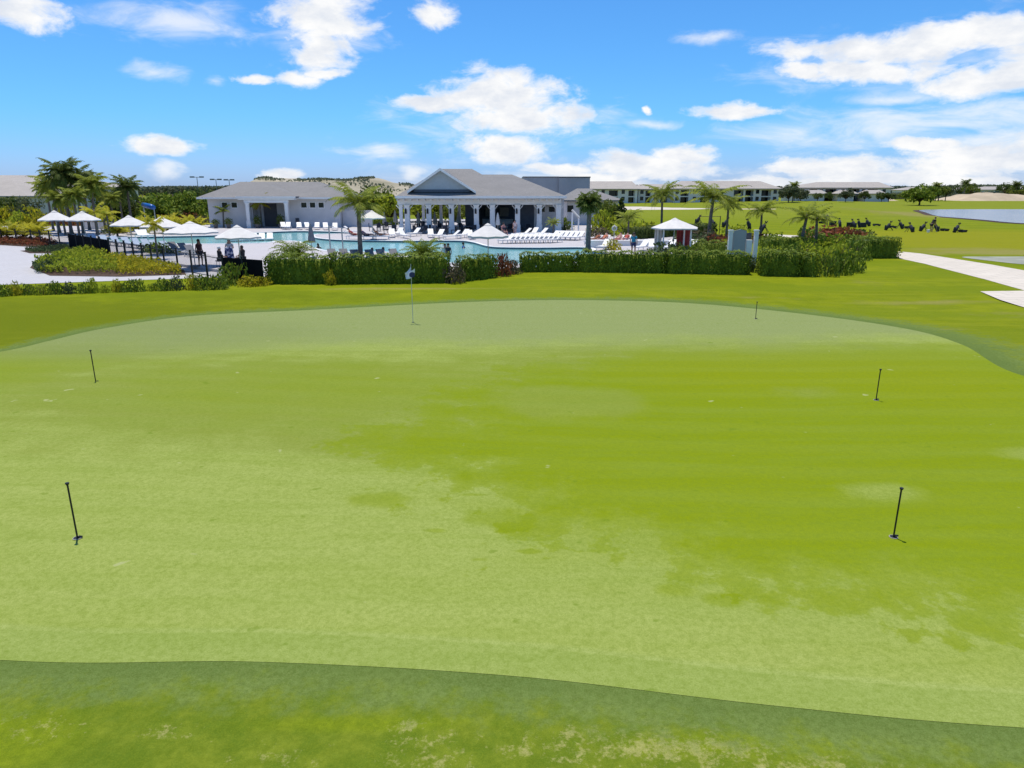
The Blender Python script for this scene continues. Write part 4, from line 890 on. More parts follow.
# low garden wall right of it
t = MB(); t.box(X_at(341, 93) + .3, X_at(372, 93), 93, 93.25, 0, Z_at(211, 93)); t.box(X_at(341, 93) + .25, X_at(372, 93) + .05, 92.95, 93.3, Z_at(211, 93), Z_at(211, 93) + .08)
tag(t.build('garden_wall', M['wall']), 'low pale wall joined to the right of the changing house', 'wall')
# --- clubhouse at the left
T = empty('clubhouse', (0, 0, 0), 'pale-roofed clubhouse at the left picture edge', 'building')
Yc = 118.0
ze = Z_at(196, Yc - 1); rf = MB()
hip_roof(rf, X_at(-110, Yc - 1), X_at(32, Yc - 1), Yc - 1, Yc + 16, ze, Z_at(180.5, Yc + 7), X_at(-80, Yc + 7, 8), X_at(9, Yc + 7, 8), Yc + 7)
hip_roof(rf, X_at(-110, Yc + 12), X_at(55, Yc + 12), Yc + 12, Yc + 34, Z_at(186.2, Yc + 12), Z_at(175.2, Yc + 23), X_at(-70, Yc + 23, 8), X_at(47, Yc + 23, 8), Yc + 23)
rf.build('roof', M['shingle2'], T)
w_ = MB(); ops = [(X_at(a, Yc), X_at(b, Yc), c, d) for a, b, c, d in [(-40, -28, .9, 2.6), (-22, -8, .9, 2.6), (0, 4, .9, 2.6), (17.5, 22, .2, 2.5), (25, 29, .2, 2.5)]]
wall_open(w_, X_at(-104, Yc), X_at(31, Yc), Yc, Yc + .3, 0, ze - .18, ops); w_.box(X_at(31, Yc) - .3, X_at(31, Yc), Yc + .302, Yc + 15, 0, ze - .18); w_.box(X_at(-104, Yc + 13), X_at(53, Yc + 13), Yc + 13, Yc + 33, 0, Z_at(186.2, Yc + 12) - .185)
w_.build('wall', M['condo'], T)
for o in ops: MB().box(o[0], o[1], Yc + .12, Yc + .17, o[2], o[3]).build('window', M['glass'], T)
for a, b in ((35, 43), (46, 50)): MB().box(X_at(a, Yc + 13), X_at(b, Yc + 13), Yc + 12.9, Yc + 12.997, Z_at(190.5, Yc + 13), Z_at(187.3, Yc + 13)).build('window', M['glass'], T)
# --- house behind the palms
T = empty('house', (0, 0, 0), 'pale house half hidden behind the left palm cluster', 'house')
Yc = 145.0; ze = Z_at(187, Yc); rf = MB(); hip_roof(rf, X_at(56, Yc), X_at(116, Yc), Yc - 1, Yc + 12, ze, Z_at(181, Yc + 6), X_at(72, Yc + 6), X_at(104, Yc + 6), Yc + 6); rf.build('roof', M['shingle2'], T)
MB().box(X_at(59, Yc), X_at(113, Yc), Yc, Yc + 11, 0, ze - .18).build('wall', M['condo'], T)
for a in (66, 78, 90, 104): MB().box(X_at(a, Yc), X_at(a + 5, Yc), Yc - .1, Yc - .003, 3.2, 4.6).build('window', M['glass'], T)
# --- far condos
def condo(name, label, px0, px1, Y, ytop, yeave, base=0, wins=(), r0=8, r1=14, roofm='shingle2', low=()):
    T = empty(name, (0, 0, 0), label, 'condo building', 'condo buildings beyond the golf course')
    ze = Z_at(yeave, Y); x0, x1 = X_at(px0, Y), X_at(px1, Y); rf = MB()
    hip_roof(rf, x0 - .8, x1 + .8, Y - .9, Y + 16, ze, Z_at(ytop, Y + 7.5), X_at(px0 + r0, Y + 7.5, 8), X_at(px1 - r1, Y + 7.5, 8), Y + 7.5, .25); rf.build('roof', M[roofm], T)
    w_ = MB(); ops = []
    for a, b in wins: ops.append((X_at(a, Y), X_at(b, Y), .3, ze - .55))
    wall_open(w_, x0, x1, Y, Y + .3, 0, ze - .26, ops); w_.box(x0, x1, Y + 3, Y + 15, 0, ze - .27); w_.build('wall', M['condo'], T)
    for (xa, xb, za, zb) in ops:
        l_ = MB(); zm = (za + zb) / 2; l_.box(xa, xb, Y - .05, Y + 2.9, zm - .2, zm + .15); f_ = l_.build('balcony', M['condo'], T)
        g_ = MB(); g_.box(xa + .02, xb - .02, Y + 2.8, Y + 2.98, za, zm - .21); g_.box(xa + .02, xb - .02, Y + 2.8, Y + 2.98, zm + .16, zb); g_.build('glazing', M['glass'], f_)
    # small windows between the lanais
    prev = px0
    for a, b in list(wins) + [(px1, px1)]:
        if a - prev > 6:
            mid_ = (a + prev) / 2
            for z in (1.0, ze * .5 + .8): MB().box(X_at(mid_ - 1.6, Y), X_at(mid_ + 1.6, Y), Y - .06, Y - .003, z, z + 1.3).build('window', M['glass'], T)
        prev = b
    return T
Yk = 250
condo('condo_building', 'left far condo building with dark balconies behind the thick palm', 577, 637, Yk, 181.3, 188.8, wins=[(590, 597), (608.5, 617.5), (628, 634.5)], r0=6, r1=5)
condo('condo_building', 'lower condo wing joining the two left far condos', 637.8, 672, Yk + 4, 184.2, 189.0, wins=[(645, 650), (660, 667)], r0=2, r1=2)
condo('condo_building', 'long middle far condo building with dark balconies', 673, 778, Yk, 181.0, 188.5, wins=[(680, 688), (700, 709), (733, 742.5), (744.5, 752.5), (760.5, 770)], r0=8, r1=18)
condo('condo_building', 'right far condo building behind the pale sand pile', 795, 889, Yk + 30, 182.0, 187.6, wins=[(808, 816), (824, 835), (848, 858), (866, 876)], r0=22, r1=10)
T = [o for o in bpy.data.objects if o.name == 'condo_building.003'][0]
lr = MB()
for a, b in ((803, 822), (836, 852), (862, 880)): hip_roof(lr, X_at(a - 3, Yk + 26), X_at(b + 3, Yk + 26), Yk + 24, Yk + 29.8, Z_at(193.5, Yk + 26), Z_at(190, Yk + 28), X_at(a + 2, Yk + 28), X_at(b - 2, Yk + 28), Yk + 28)
lr.build('porch_roof', M['shingle2'], T)
for a, b in ((803, 822), (836, 852), (862, 880)): MB().box(X_at(a, Yk + 26), X_at(b, Yk + 26), Yk + 25, Yk + 29.7, 0, Z_at(193.5, Yk + 26) - .2).build('porch', M['condo'], T)
for k, (a, b, Y, yt, ye, lab) in enumerate([(944, 972, 420, 186.6, 190, 'far grey-roofed house left of the tall dark palm'), (976, 1012, 440, 186.5, 189.6, 'far grey-roofed house right of the tall dark palm'), (1016, 1060, 420, 186.2, 189.6, 'far house at the right picture edge'), (900, 930, 450, 187.0, 190, 'far low house behind the round lake tree')]):
    T = empty('far_house', (0, 0, 0), lab, 'house', 'far houses on the horizon')
    ze = Z_at(ye, Y); rf = MB(); hip_roof(rf, X_at(a, Y), X_at(b, Y), Y - 1, Y + 14, ze, Z_at(yt, Y + 6), X_at(a + 7, Y + 6), X_at(b - 7, Y + 6), Y + 6); rf.build('roof', M['shingle2'], T)
    MB().box(X_at(a + 1.5, Y), X_at(b - 1.5, Y), Y, Y + 12, 0, ze - .2).build('wall', M['condo'], T)
    for q in (.2, .5, .8):
        xx = X_at(a + (b - a) * q, Y); MB().box(xx - 1, xx + 1, Y - .1, Y - .003, .8, 2.4).build('window', M['glass'], T)

# ------------------------------------------------------------------ furniture
def umbrella(px, apexy, rimy, wpx, label, m='canopy', zr=2.25, sides=8, group='open patio umbrellas around the pool', valance=.09):
    Y = (H - zr) / math.tan(P - math.atan((384 - rimy) / F)); x = X_at(px, Y, zr); w = wpx / F * (Y * math.cos(P) + (H - zr) * math.sin(P))
    ha = Z_at(apexy, Y) - zr
    t = empty('patio_umbrella', (x, Y, DZ), label, 'umbrella', group, random.uniform(0, .7))
    c = MB(); zr_ = zr - DZ; v = [(0, 0, zr_ + ha)]
    for k in range(sides):
        a = 2 * math.pi * k / sides; v.append((w / 2 * math.cos(a), w / 2 * math.sin(a), zr_))
    for k in range(sides):
        a = 2 * math.pi * (k + .5) / sides; v.append((w / 2 * .94 * math.cos(a), w / 2 * .94 * math.sin(a), zr_ + .03))
    for k in range(sides):
        a = 2 * math.pi * k / sides; v.append((w / 2 * math.cos(a), w / 2 * math.sin(a), zr_ - valance))
    for k in range(sides):
        a = 2 * math.pi * (k + .5) / sides; v.append((w / 2 * .94 * math.cos(a), w / 2 * .94 * math.sin(a), zr_ + .03 - valance))
    f = []
    for k in range(sides):
        a, b_ = 1 + k, 1 + (k + 1) % sides; mm = 1 + sides + k; A, B_, MM = a + 2 * sides, b_ + 2 * sides, mm + 2 * sides
        f += [(0, a, mm), (0, mm, b_), (a, A, MM, mm), (mm, MM, B_, b_)]
    c.add(v, f); can = c.build('canopy', M[m], t)
    vt = MB(); vt.tube([(0, 0, zr_ + ha - .1), (0, 0, zr_ + ha + .03)], [w * .09, .03], sides); vt.build('vent_cap', M[m], can)
    pb = MB(); pb.tube([(0, 0, .08), (0, 0, zr_ + ha - .12)], .03, 8); pb.build('pole', M['metal'], t)
    rb = MB()
    for k in range(sides):
        a = 2 * math.pi * k / sides; rb.tube([(0, 0, zr_ + ha - .12), (w / 2 * .97 * math.cos(a), w / 2 * .97 * math.sin(a), zr_ - .02)], .012, 4)
        rb.tube([(.03 * math.cos(a), .03 * math.sin(a), zr_ - .1), (w / 4 * math.cos(a), w / 4 * math.sin(a), zr_ + ha * .42)], .01, 4)
    rb.build('ribs', M['metal'], t)
    bs = MB(); bs.tube([(0, 0, 0), (0, 0, .06), (0, 0, .1)], [.33, .32, .06], 16); bs.build('base', M['greycloth'], t)
    return t
umbrella(55.5, 210.7, 219.8, 32, 'leftmost white umbrella, over the red shrub')
umbrella(83, 211.5, 220.0, 33, 'second white umbrella from the left, beside a small yellow palm')
umbrella(129.7, 215.6, 225.0, 37, 'white umbrella over the dark loungers, third from the left')
umbrella(162, 217.0, 226.5, 42, 'white umbrella half hidden behind the slim yellow palm')
umbrella(191, 221.6, 232.0, 53, 'widest white umbrella, behind the standing dark-clothed person', zr=2.35)
umbrella(238, 225.4, 237.0, 46, 'white umbrella over the person holding a patterned towel')
umbrella(372.3, 210.7, 218.0, 26, 'small cream umbrella right of the tallest palm', m='cream')
umbrella(488, 223.6, 235.8, 41, 'white umbrella in front of the pavilion, pole behind the hedge', valance=.12)
# cabana
umb = umbrella(674.5, 218.2, 227.8, 50, 'square white canopy on posts at the right end of the deck', sides=4, group=None)
umb.rotation_euler.z = math.pi / 4 + .05; umb.name = 'cabana_canopy'; umb['category'] = 'canopy'
if 'group' in umb.keys(): del umb['group']
cw = MB(); hw = 43 / F * 52 / 2 * .62
for sx in (-1, 1):
    for sy in (-1, 1):
        p = MB(); p.box(sx * hw * .98 - .05, sx * hw * .98 + .05, sy * hw - .05, sy * hw + .05, 0, 2.08); o = p.build('post', M['white'], umb); o.matrix_parent_inverse = Matrix.Rotation(-(math.pi / 4 + .05), 4, 'Z')
xc, yc = umb.location.x, umb.location.y
dr = MB()
for k in range(10): dr.box(.45 + k * .1, .55 + k * .1, 1.05 + .04 * (k % 2), 1.12 + .04 * (k % 2), .3, 2.0)
tag(dr.build('red_curtain', mat('red_fabric', (.33, .05, .045), .8, .15), loc=(xc, yc, DZ)), 'dark red fabric curtain at the back of the white canopy', 'curtain')
dr = MB()
for k in range(6): dr.box(-1.2 + k * .09, -1.11 + k * .09, 1.05 + .04 * (k % 2), 1.12 + .04 * (k % 2), .2, 2.0)
tag(dr.build('white_curtain', M['canopy'], loc=(xc, yc, DZ)), 'white curtain gathered at the left of the canopy', 'curtain')
# closed umbrellas
def closed_umbrella(px, topy, Y, label, m, hz=None):
    x = X_at(px, Y, 1); z1 = Z_at(topy, Y) - DZ
    t = empty('closed_umbrella', (x, Y, DZ), label, 'umbrella', 'closed patio umbrellas')
    c = MB(); n = 10; zs = [(.04, z1), (.10, z1 - .25), (.19, z1 - .9), (.24, z1 - 1.25), (.16, z1 - 1.32)]; pts = []
    for rr, z in zs: pts.append((0, 0, z))
    c.tube(pts, [a for a, _ in zs], n)
    c.v = [(x_ * (1.25 if k % 2 else .8), y_ * (1.25 if k % 2 else .8), z_) for k, (x_, y_, z_) in enumerate(c.v)]
    c.build('canopy', M[m], t); MB().tube([(0, 0, .05), (0, 0, z1 + .06)], .03, 8).build('pole', M['metal'], t)
    MB().tube([(0, 0, 0), (0, 0, .08)], [.3, .28], 14).build('base', M['greycloth'], t)
    return t
closed_umbrella(311.7, 223.8, 50.5, 'closed grey umbrella standing before the pool, above the spiky plant', 'greycloth')
for px, ty, Y, lab in [(384.5, 212.5, 86, 'leftmost closed taupe umbrella, left of the pavilion'), (395.5, 210.8, 84, 'closed taupe umbrella touching the pavilion corner column'), (418.5, 212, 83, 'closed taupe umbrella in the first pavilion bay'), (435, 212.5, 83, 'closed taupe umbrella in the second pavilion bay'), (458.5, 211.5, 83, 'closed taupe umbrella in the third pavilion bay')]:
    closed_umbrella(px, ty, Y, lab, 'taupe')
closed_umbrella(497.8, 213, 78.5, 'closed white umbrella before the dark bar opening', 'canopy')
# poles with fittings by the pool
for px, py, ty, lab in [(331, 258, 226, 'slender grey pole at the pool left of the palm'), (343.5, 257, 227.5, 'second slender grey pole, nearer the palm'), (490, 262, 244, 'short grey pole under the pavilion umbrella')][:2]:
    p = at(px, py, DZ); t = empty('shower_pole', p, lab, 'pole', 'slender poles by the pool'); h_ = Z_at(ty, p.y) - DZ
    MB().tube([(0, 0, 0), (0, 0, h_)], .05, 8).build('pole', M['metal'], t); MB().tube([(0, 0, h_ - .08), (.25, -.05, h_), (.4, -.08, h_ - .06)], .03, 6).build('arm', M['metal'], t)
    MB().box(-.1, .1, -.1, .1, .0, .1).build('base_plate', M['metal'], t)

# loungers
def lounger_proto(name, fab, frame):
    t = empty(name, (0, 0, 0), 'x', 'lounger')
    f = MB()
    for s in (-1, 1): f.box(s * .31 - .02, s * .31 + .02, -.95, .95, .28, .33)
    f.box(-.29, .29, -.95, -.90, .28, .33); f.box(-.29, .29, .90, .95, .28, .33); f.build('frame', frame, t)
    s_ = MB(); s_.box(-.28, .28, -.93, .22, .335, .37); s_.build('seat', fab, t)
    b = MB(); a = R(38); c, s = math.cos(a), math.sin(a)
    pr = [(.22, .335), (.22 + .78 * c, .335 + .78 * s), (.22 + .78 * c - .035 * s, .335 + .78 * s + .035 * c), (.22 - .035 * s, .335 + .035 * c)]
    v = [(-.28, y, z) for y, z in pr] + [(.28, y, z) for y, z in pr]; b.add(v, [(0, 1, 2, 3), (7, 6, 5, 4), (0, 4, 5, 1), (1, 5, 6, 2), (2, 6, 7, 3), (3, 7, 4, 0)]); b.build('backrest', fab, t)
    for sx in (-1, 1):
        for yy in (-.8, .75): MB().box(sx * .31 - .02, sx * .31 + .02, yy - .025, yy + .025, 0, .279).build('leg', frame, t)
    index_kids(t); return t
lw = lounger_proto('sun_lounger', M['white'], M['white']); lg = lounger_proto('sun_lounger', mat('grey_mesh_fabric', (.16, .165, .18), .7, .08), M['white']); lb = lounger_proto('sun_lounger', mat('pale_blue_towel', (.42, .50, .60), .9, .1), M['greycloth'])
used = set()
def lounge(proto, px, py, rz, label, group, z0=DZ):
    p = at(px, py, z0)
    if proto.name not in used:
        used.add(proto.name); o = proto; o.location = p; o.rotation_euler = (0, 0, rz); o['label'] = label
    else: o = dup(proto, p, rz, None, label)
    o['group'] = group; return o
L1 = 'loungers along the left side of the pool'
lab1 = ['leftmost lounger of the long left row, behind the dark fence screen', 'second lounger of the long left row', 'third lounger of the long left row, under no shade', 'fourth lounger of the long left row', 'fifth lounger of the long left row', 'sixth lounger of the long left row', 'seventh lounger of the long left row, right of the slim palm', 'eighth lounger, first of the group by the wide umbrella', 'ninth lounger, in the middle of the group by the wide umbrella', 'tenth lounger, left of the dark-clothed person', 'eleventh lounger, nearest the dark-clothed person']
for i, (px, py) in enumerate([(96, 244), (107, 245), (118, 246), (129, 247.2), (139, 248.4), (149, 249.6), (157.5, 250.6), (168, 252), (177, 253.2), (187, 254.6), (194, 257)]):
    lounge(lb if i < 8 else lg, px, py, R(50), lab1[i], L1)
for i, px in enumerate((142, 147.5)): lounge(lw, px, 238.5 - i * .3, R(50), ['left', 'right'][i] + ' of the two white loungers at the far side of the left pool end', 'pair of white loungers')
L2 = 'white loungers in front of the changing house'
for i, (px, py) in enumerate([(288, 229.3), (299.5, 229.5), (308, 229.5), (317, 229.5), (326, 229.8), (284, 229.2), (335, 230.2)]):
    lounge(lw, px, py, R(10 + 8 * (i % 3)), ['white lounger right of the doorway column', 'white lounger under the utility box', 'white lounger below the leftmost of three windows', 'white lounger below the middle of three windows', 'white lounger below the rightmost of three windows', 'white lounger at the foot of the doorway column', 'white lounger at the right corner of the changing house'][i], L2)
L3 = 'white loungers on the deck below the pavilion'
for i in range(11):
    lounge(lw, 507 + i * 4.7, 243.2 - .05 * i, R(-48), f'white lounger in the right-hand poolside row, {["first", "second", "third", "fourth", "fifth", "sixth", "seventh", "eighth", "ninth", "tenth", "last"][i]} from the left', L3)
for i in range(6):
    lounge(lw, 553 + i * 5, 239.6 + .1 * i, R(-40), f'white lounger near the white frame, {["first", "second", "third", "fourth", "fifth", "sixth"][i]} from the left', L3)
for i, px in enumerate((414, 431, 439, 452, 463, 471)):
    lounge(lw, px, (236.2, 237.5, 238.0, 239, 237.8, 239)[i], R((-35, 10, -20, -60, -30, 15)[i]), f'white lounger along the front of the pavilion, {ordn[i] if i < 5 else "last"} one from the left', 'white loungers along the pavilion front')
for i, (px, py) in enumerate([(346, 262), (357, 263), (372, 263), (383, 262.5), (396, 262), (334, 262)]):
    lounge(lg, px, py, R(25), ['grey lounger just left of the tallest palm trunk', 'grey lounger at the foot of the tallest palm', 'grey lounger just right of the tallest palm', 'grey lounger second right of the tallest palm', 'grey lounger third right of the tallest palm', 'grey lounger left of the slender poles'][i], 'grey loungers behind the long hedge')
for i, px in enumerate((669, 676, 683, 690)):
    lounge(lw, px, 250.5, R(-35), f'white lounger under the cabana canopy, {["first", "second", "third", "fourth"][i]} from the left', 'loungers at the cabana')
for i, px in enumerate((233, 240, 247, 254, 262, 270)):
    lounge(lw, px, 243.0 - .28 * i, R(15), f'white lounger standing in the shallow pool shelf, {["first", "second", "third", "fourth", "fifth", "last"][i]} from the left', 'loungers on the shallow pool shelf', z0=-.12)
for i, (px, py) in enumerate([(352, 233.8), (398, 236), (404, 238), (392, 237.4), (541, 236.2), (533, 235.8), (524, 236.4), (604, 250), (641, 250.5), (652, 250.2)]):
    lounge(lw, px, py, R((80, -20, 35, 10, -50, -30, -60, -30, -45, -10)[i]), ['white lounger on the deck tip left of the tallest palm', 'white lounger at the foot of the corner column', 'white lounger nearest the water before the corner column', 'white lounger left of the corner column', 'white lounger before the pavilion end wall', 'white lounger behind the right-hand poolside row', 'white lounger before the column right of the bar', 'white lounger between the thick palm and the ring post', 'white lounger right of the turquoise-shirted person', 'white lounger just left of the white canopy'][i], 'scattered white loungers on the deck')
# dark tables and chairs inside the pavilion
def cafe_set_proto():
    t = empty('dining_chair', (0, 0, 0), 'x', 'chair')
    MB().box(-.24, .24, -.24, .24, .42, .47).build('seat', M['dark'], t)
    MB().box(-.24, .24, .2, .24, .48, .95).build('backrest', M['dark'], t)
    for sx in (-1, 1):
        for sy in (-1, 1): MB().tube([(sx * .21, sy * .2, 0), (sx * .2, sy * .19, .419)], .018, 5).build('leg', M['black'], t)
    index_kids(t); return t
ch = cafe_set_proto()
tb = empty('cafe_table', (0, 0, 0), 'x', 'table'); MB().tube([(0, 0, .72), (0, 0, .76)], .5, 16).build('tabletop', M['slate'], tb); MB().tube([(0, 0, .03), (0, 0, .719)], .04, 8).build('pedestal', M['black'], tb); MB().tube([(0, 0, 0), (0, 0, .029)], .28, 12).build('foot', M['black'], tb); index_kids(tb)
spots = [(388, 229.5, 'beside the pavilion corner'), (400, 228.8, 'at the pavilion corner column'), (415, 230.5, 'in the first pavilion bay'), (424, 228.6, 'at the rear of the first pavilion bay'), (438, 230.8, 'in the second pavilion bay'), (446, 228.6, 'at the rear of the second pavilion bay'), (461, 230.8, 'in the third pavilion bay'), (484, 231.8, 'by the bar opening'), (505, 231.8, 'before the wide bar opening'), (528, 231.8, 'before the slate wall right of the bar'), (393, 233, 'in front of the corner column'), (422, 233.6, 'before the first bay'), (446, 234.2, 'before the second bay'), (378, 231, 'by the leftmost closed umbrella'), (470, 233, 'under the gable end column')]
first = True
for i, (px, py, w_) in enumerate(spots):
    p = at(px, py, DZ)
    if i == 0: tb.location = p; o = tb; o['label'] = f'round dark table {w_}'
    else: o = dup(tb, p, 0, None, f'round dark table {w_}')
    o['group'] = 'dark tables at the pavilion'
    for k, nm in enumerate(('left', 'right', 'near')):
        a = (math.pi, 0, -math.pi / 2)[k] + .3 * (i % 3); q = Vector((p.x + .8 * math.cos(a), p.y + .8 * math.sin(a), DZ))
        lab = f'dark {nm} chair of the table {w_}'
        if first: ch.location = q; ch.rotation_euler = (0, 0, a - math.pi / 2); ch['label'] = lab; c = ch; first = False
        else: c = dup(ch, q, a - math.pi / 2, None, lab)
        c['group'] = 'dark chairs at the pavilion tables'
# potted plants at the changing house door
for px, lab, h_ in [(258, 'tall dark potted plant left of the changing house door', 1.5), (281, 'bushy dark potted plant right of the changing house door', 1.7), (229, 'dark potted plant below the left windows', 1.1), (216, 'small dark potted plant at the left corner of the changing house', .9)]:
    p = at(px, 228.3, DZ); t = empty('potted_plant', p, lab, 'potted plant', 'potted plants at the changing house')
    MB().tube([(0, 0, 0), (0, 0, .5), (0, 0, .55)], [.22, .3, .32], 12).build('pot', M['doordark'], t)
    me = SH['a'].copy(); me.materials.append(M['darktree']); o = link('foliage', me, None, t); o.scale = (.55, .55, h_ * .8); o.location = (0, 0, .5)
# white steep frame right of the pavilion
T = empty('shade_frame', at(574.5, 236, DZ), 'white frame of two posts with a slanting top board', 'frame'); y0 = T.location.y; sc1 = F / (y0 * math.cos(P) + H * math.sin(P)) 
def zl(py): return Z_at(py, y0) - DZ
MB().box(-3.4 / sc1, -2.0 / sc1, -.08, .08, 0, zl(212.8)).build('post', M['white'], T); MB().box(3.0 / sc1, 4.4 / sc1, -.08, .08, 0, zl(218.5)).build('post', M['white'], T)
MB().tube([(-3.2 / sc1, -.1, zl(209.8)), (4.2 / sc1, -.1, zl(217.6))], .11, 4).build('slanted_board', M['canopy'], T)
# white leaning board near the thick palm
T = tag(MB().box(-.09, .09, -.05, .05, 0, Z_at(218, 64) - 1.3).build('white_post', M['white'], loc=(X_at(585, 64), 64, DZ)), 'white upright board leaning just left of the thick palm trunk', 'post'); T.rotation_euler = (0, R(7), 0); T.scale = (1, 1, 1.5)
# ring on a post
T = empty('ring_post', at(613.5, 249, DZ), 'white ring hung on a post near the sunbathers', 'life ring')
zz_ = Z_at(228.3, T.location.y) - DZ
tg = MB(); k1, k2 = 20, 8
for i in range(k1):
    for j in range(k2):
        a, b = 2 * math.pi * i / k1, 2 * math.pi * j / k2; tg.v.append(((.17 + .06 * math.cos(b)) * math.cos(a), .06 * math.sin(b) - .1, zz_ + (.17 + .06 * math.cos(b)) * math.sin(a)))
tg.f = [(i * k2 + j, ((i + 1) % k1) * k2 + j, ((i + 1) % k1) * k2 + (j + 1) % k2, i * k2 + (j + 1) % k2) for i in range(k1) for j in range(k2)]
tg.build('ring', M['canopy'], T, smooth=True); MB().tube([(0, 0, 0), (0, 0, zz_ + .3)], .035, 8).build('post', M['metal'], T)
# low white planter box
t = MB(); t.box(-.9, .9, -.4, .4, 0, .55); t.box(-.95, .95, -.45, .45, .551, .62); tag(t.build('planter_box', M['white'], loc=at(598, 247.5, DZ)), 'low white planter box behind the thick palm trunk', 'planter')
t = MB(); t.box(-2.6, 2.6, -.3, .3, 0, .4); t.box(-2.65, 2.65, -.36, .36, .401, .46); tag(t.build('low_bench_wall', M['white'], loc=at(648, 245.5, DZ)), 'low white bench wall left of the cabana', 'bench wall')
# two-pillar surround
Ys = 45.6; T = empty('pillar_surround', (0, 0, 0), 'white two-pillar surround with grey door panel behind the hedge', 'enclosure')
zt = Z_at(231, Ys)
for a, b in ((726, 729.8), (751.4, 755)):
    p = MB(); p.box(X_at(a, Ys), X_at(b, Ys), Ys - .12, Ys + .12, 0, zt); p.box(X_at(a, Ys) - .03, X_at(b, Ys) + .03, Ys - .15, Ys + .15, zt + .002, zt + .07); p.build('pillar', M['white'], T)
p = MB(); p.box(X_at(731.5, Ys), X_at(744, Ys), Ys + .1, Ys + .16, 0, zt + .0); p.add([(X_at(731.5, Ys), Ys + .1, zt + .002), (X_at(744, Ys), Ys + .1, zt + .002), (X_at(738, Ys), Ys + .1, zt + .11), (X_at(731.5, Ys), Ys + .16, zt + .002), (X_at(744, Ys), Ys + .16, zt + .002), (X_at(738, Ys), Ys + .16, zt + .11)], [(0, 1, 2), (5, 4, 3), (1, 4, 5, 2), (2, 5, 3, 0)]); p.build('door_panel', M['wallgrey'], T)
p = MB().box(X_at(744.5, Ys), X_at(750, Ys), Ys + .0, Ys + .3, 0, Z_at(240, Ys)); p.build('equipment_box', M['white'], T)
p = MB(); p.box(X_at(730, Ys), X_at(751.3, Ys), Ys + .5, Ys + .56, 0, zt - .15); p.build('back_panel', M['doordark'], T)
# slide
T = empty('pool_slide', (X_at(153, 84), 84, DZ), 'blue tube slide end showing among the left shrubs', 'slide')
zs = lambda py: Z_at(py, 84) - DZ
s_ = MB(); s_.tube([(-1.2, 1, zs(205)), (-.4, .2, zs(205.7)), (.3, -.2, zs(206.6)), (.7, -.4, zs(207.6))], [.26, .3, .3, .26], 12); s_.build('chute', mat('blue_plastic', (.02, .13, .45), .3, .1, spec=.5), T, smooth=True)
for x in (-.8, .4): MB().tube([(x, .2, 0), (x, .2, zs(206))], .06, 8).build('support', M['metal'], T)
# fence -------------------------------------------------------------------
def fence(pts, label, screen=(), name='metal_fence', top=1.3):
    T = empty(name, (0, 0, 0), label, 'fence')
    for i in range(len(pts) - 1):
        a, b = pts[i], pts[i + 1]; d = b - a; Ln = d.length; n = max(1, round(Ln / 1.9)); u = d / Ln
        for k in range(n):
            p, q = a + d * k / n, a + d * (k + 1) / n; mb = MB()
            for z in (.15, top - .12): mb.tube([(p.x, p.y, z), (q.x, q.y, z)], .022, 4)
            m_ = 14
            if i in screen:
                s = Vector((-u.y, u.x)) * .012; mb.add([(p.x + s.x, p.y + s.y, .1), (q.x + s.x, q.y + s.y, .1), (q.x + s.x, q.y + s.y, top - .03), (p.x + s.x, p.y + s.y, top - .03), (p.x - s.x, p.y - s.y, .1), (q.x - s.x, q.y - s.y, .1), (q.x - s.x, q.y - s.y, top - .03), (p.x - s.x, p.y - s.y, top - .03)], [(0, 1, 2, 3), (7, 6, 5, 4), (3, 2, 6, 7)])
            else:
                for j in range(1, m_):
                    c = p.lerp(q, j / m_); mb.tube([(c.x, c.y, .08), (c.x, c.y, top)], .008, 4, False)
            mb.build('panel', M['black'] if i not in screen else M['screen'], T)
            pm = MB(); pm.box(p.x - .045, p.x + .045, p.y - .045, p.y + .045, 0, top + .08); pm.box(p.x - .06, p.x + .06, p.y - .06, p.y + .06, top + .082, top + .11); pm.build('post', M['black'], T)
FN = [V2(at(a, b, 1.38)) for a, b in [(68, 233.5), (108, 239.5), (150, 246), (205, 253.8), (222, 256.8), (262, 259.5)]]
fence(FN, 'black picket fence running diagonally in front of the pool, partly screened', screen=(0, 4), top=1.38)
FN = [V2(at(a, b, 1.25)) for a, b in [(-60, 228.6), (0, 229.8), (30, 230.6), (68, 233.3)]]
fence(FN, 'thin black fence along the back of the plaza at the left edge', top=1.25)
p = at(26.5, 241.5)
t = MB(); t.box(-.25, .25, -.03, .03, .5, 1.05); t.box(-.03, .03, -.02, .02, 0, .499); tag(t.build('notice_board', M['dark'], loc=p), 'small dark blank board in front of the left fence', 'sign')
t = MB(); t.box(-5, 5, 0, .06, 0, 1.0); 
for k in range(21): t.box(-5 + k * .5, -4.95 + k * .5, -.04, 0, 0, 1.05)
tag(t.build('white_railing', M['wall'], loc=(X_at(125, 88), 88, 0)), 'pale railing behind the third umbrella', 'railing')

# court lights
for px, ty, w_, lab in [(200.5, 177.2, 9, 'left double-headed court light'), (219, 179.6, 7, 'middle double-headed court light'), (232, 180, 6, 'right double-headed court light')]:
    Y = 190; T = empty('court_light', (X_at(px, Y), Y, 0), lab, 'light pole', 'court lights behind the changing house'); h_ = Z_at(ty, Y)
    MB().tube([(0, 0, 0), (0, 0, h_)], [.12, .08], 8).build('pole', M['greycloth'], T); hw = w_ / 2 / F * Y
    MB().tube([(-hw, 0, h_), (hw, 0, h_)], .07, 6).build('crossarm', M['greycloth'], T)
    for s in (-1, 1): MB().box(s * hw - .5, s * hw + .5, -.3, .3, h_ - .12, h_ + .22).build('lamp_head', M['greycloth'], T)

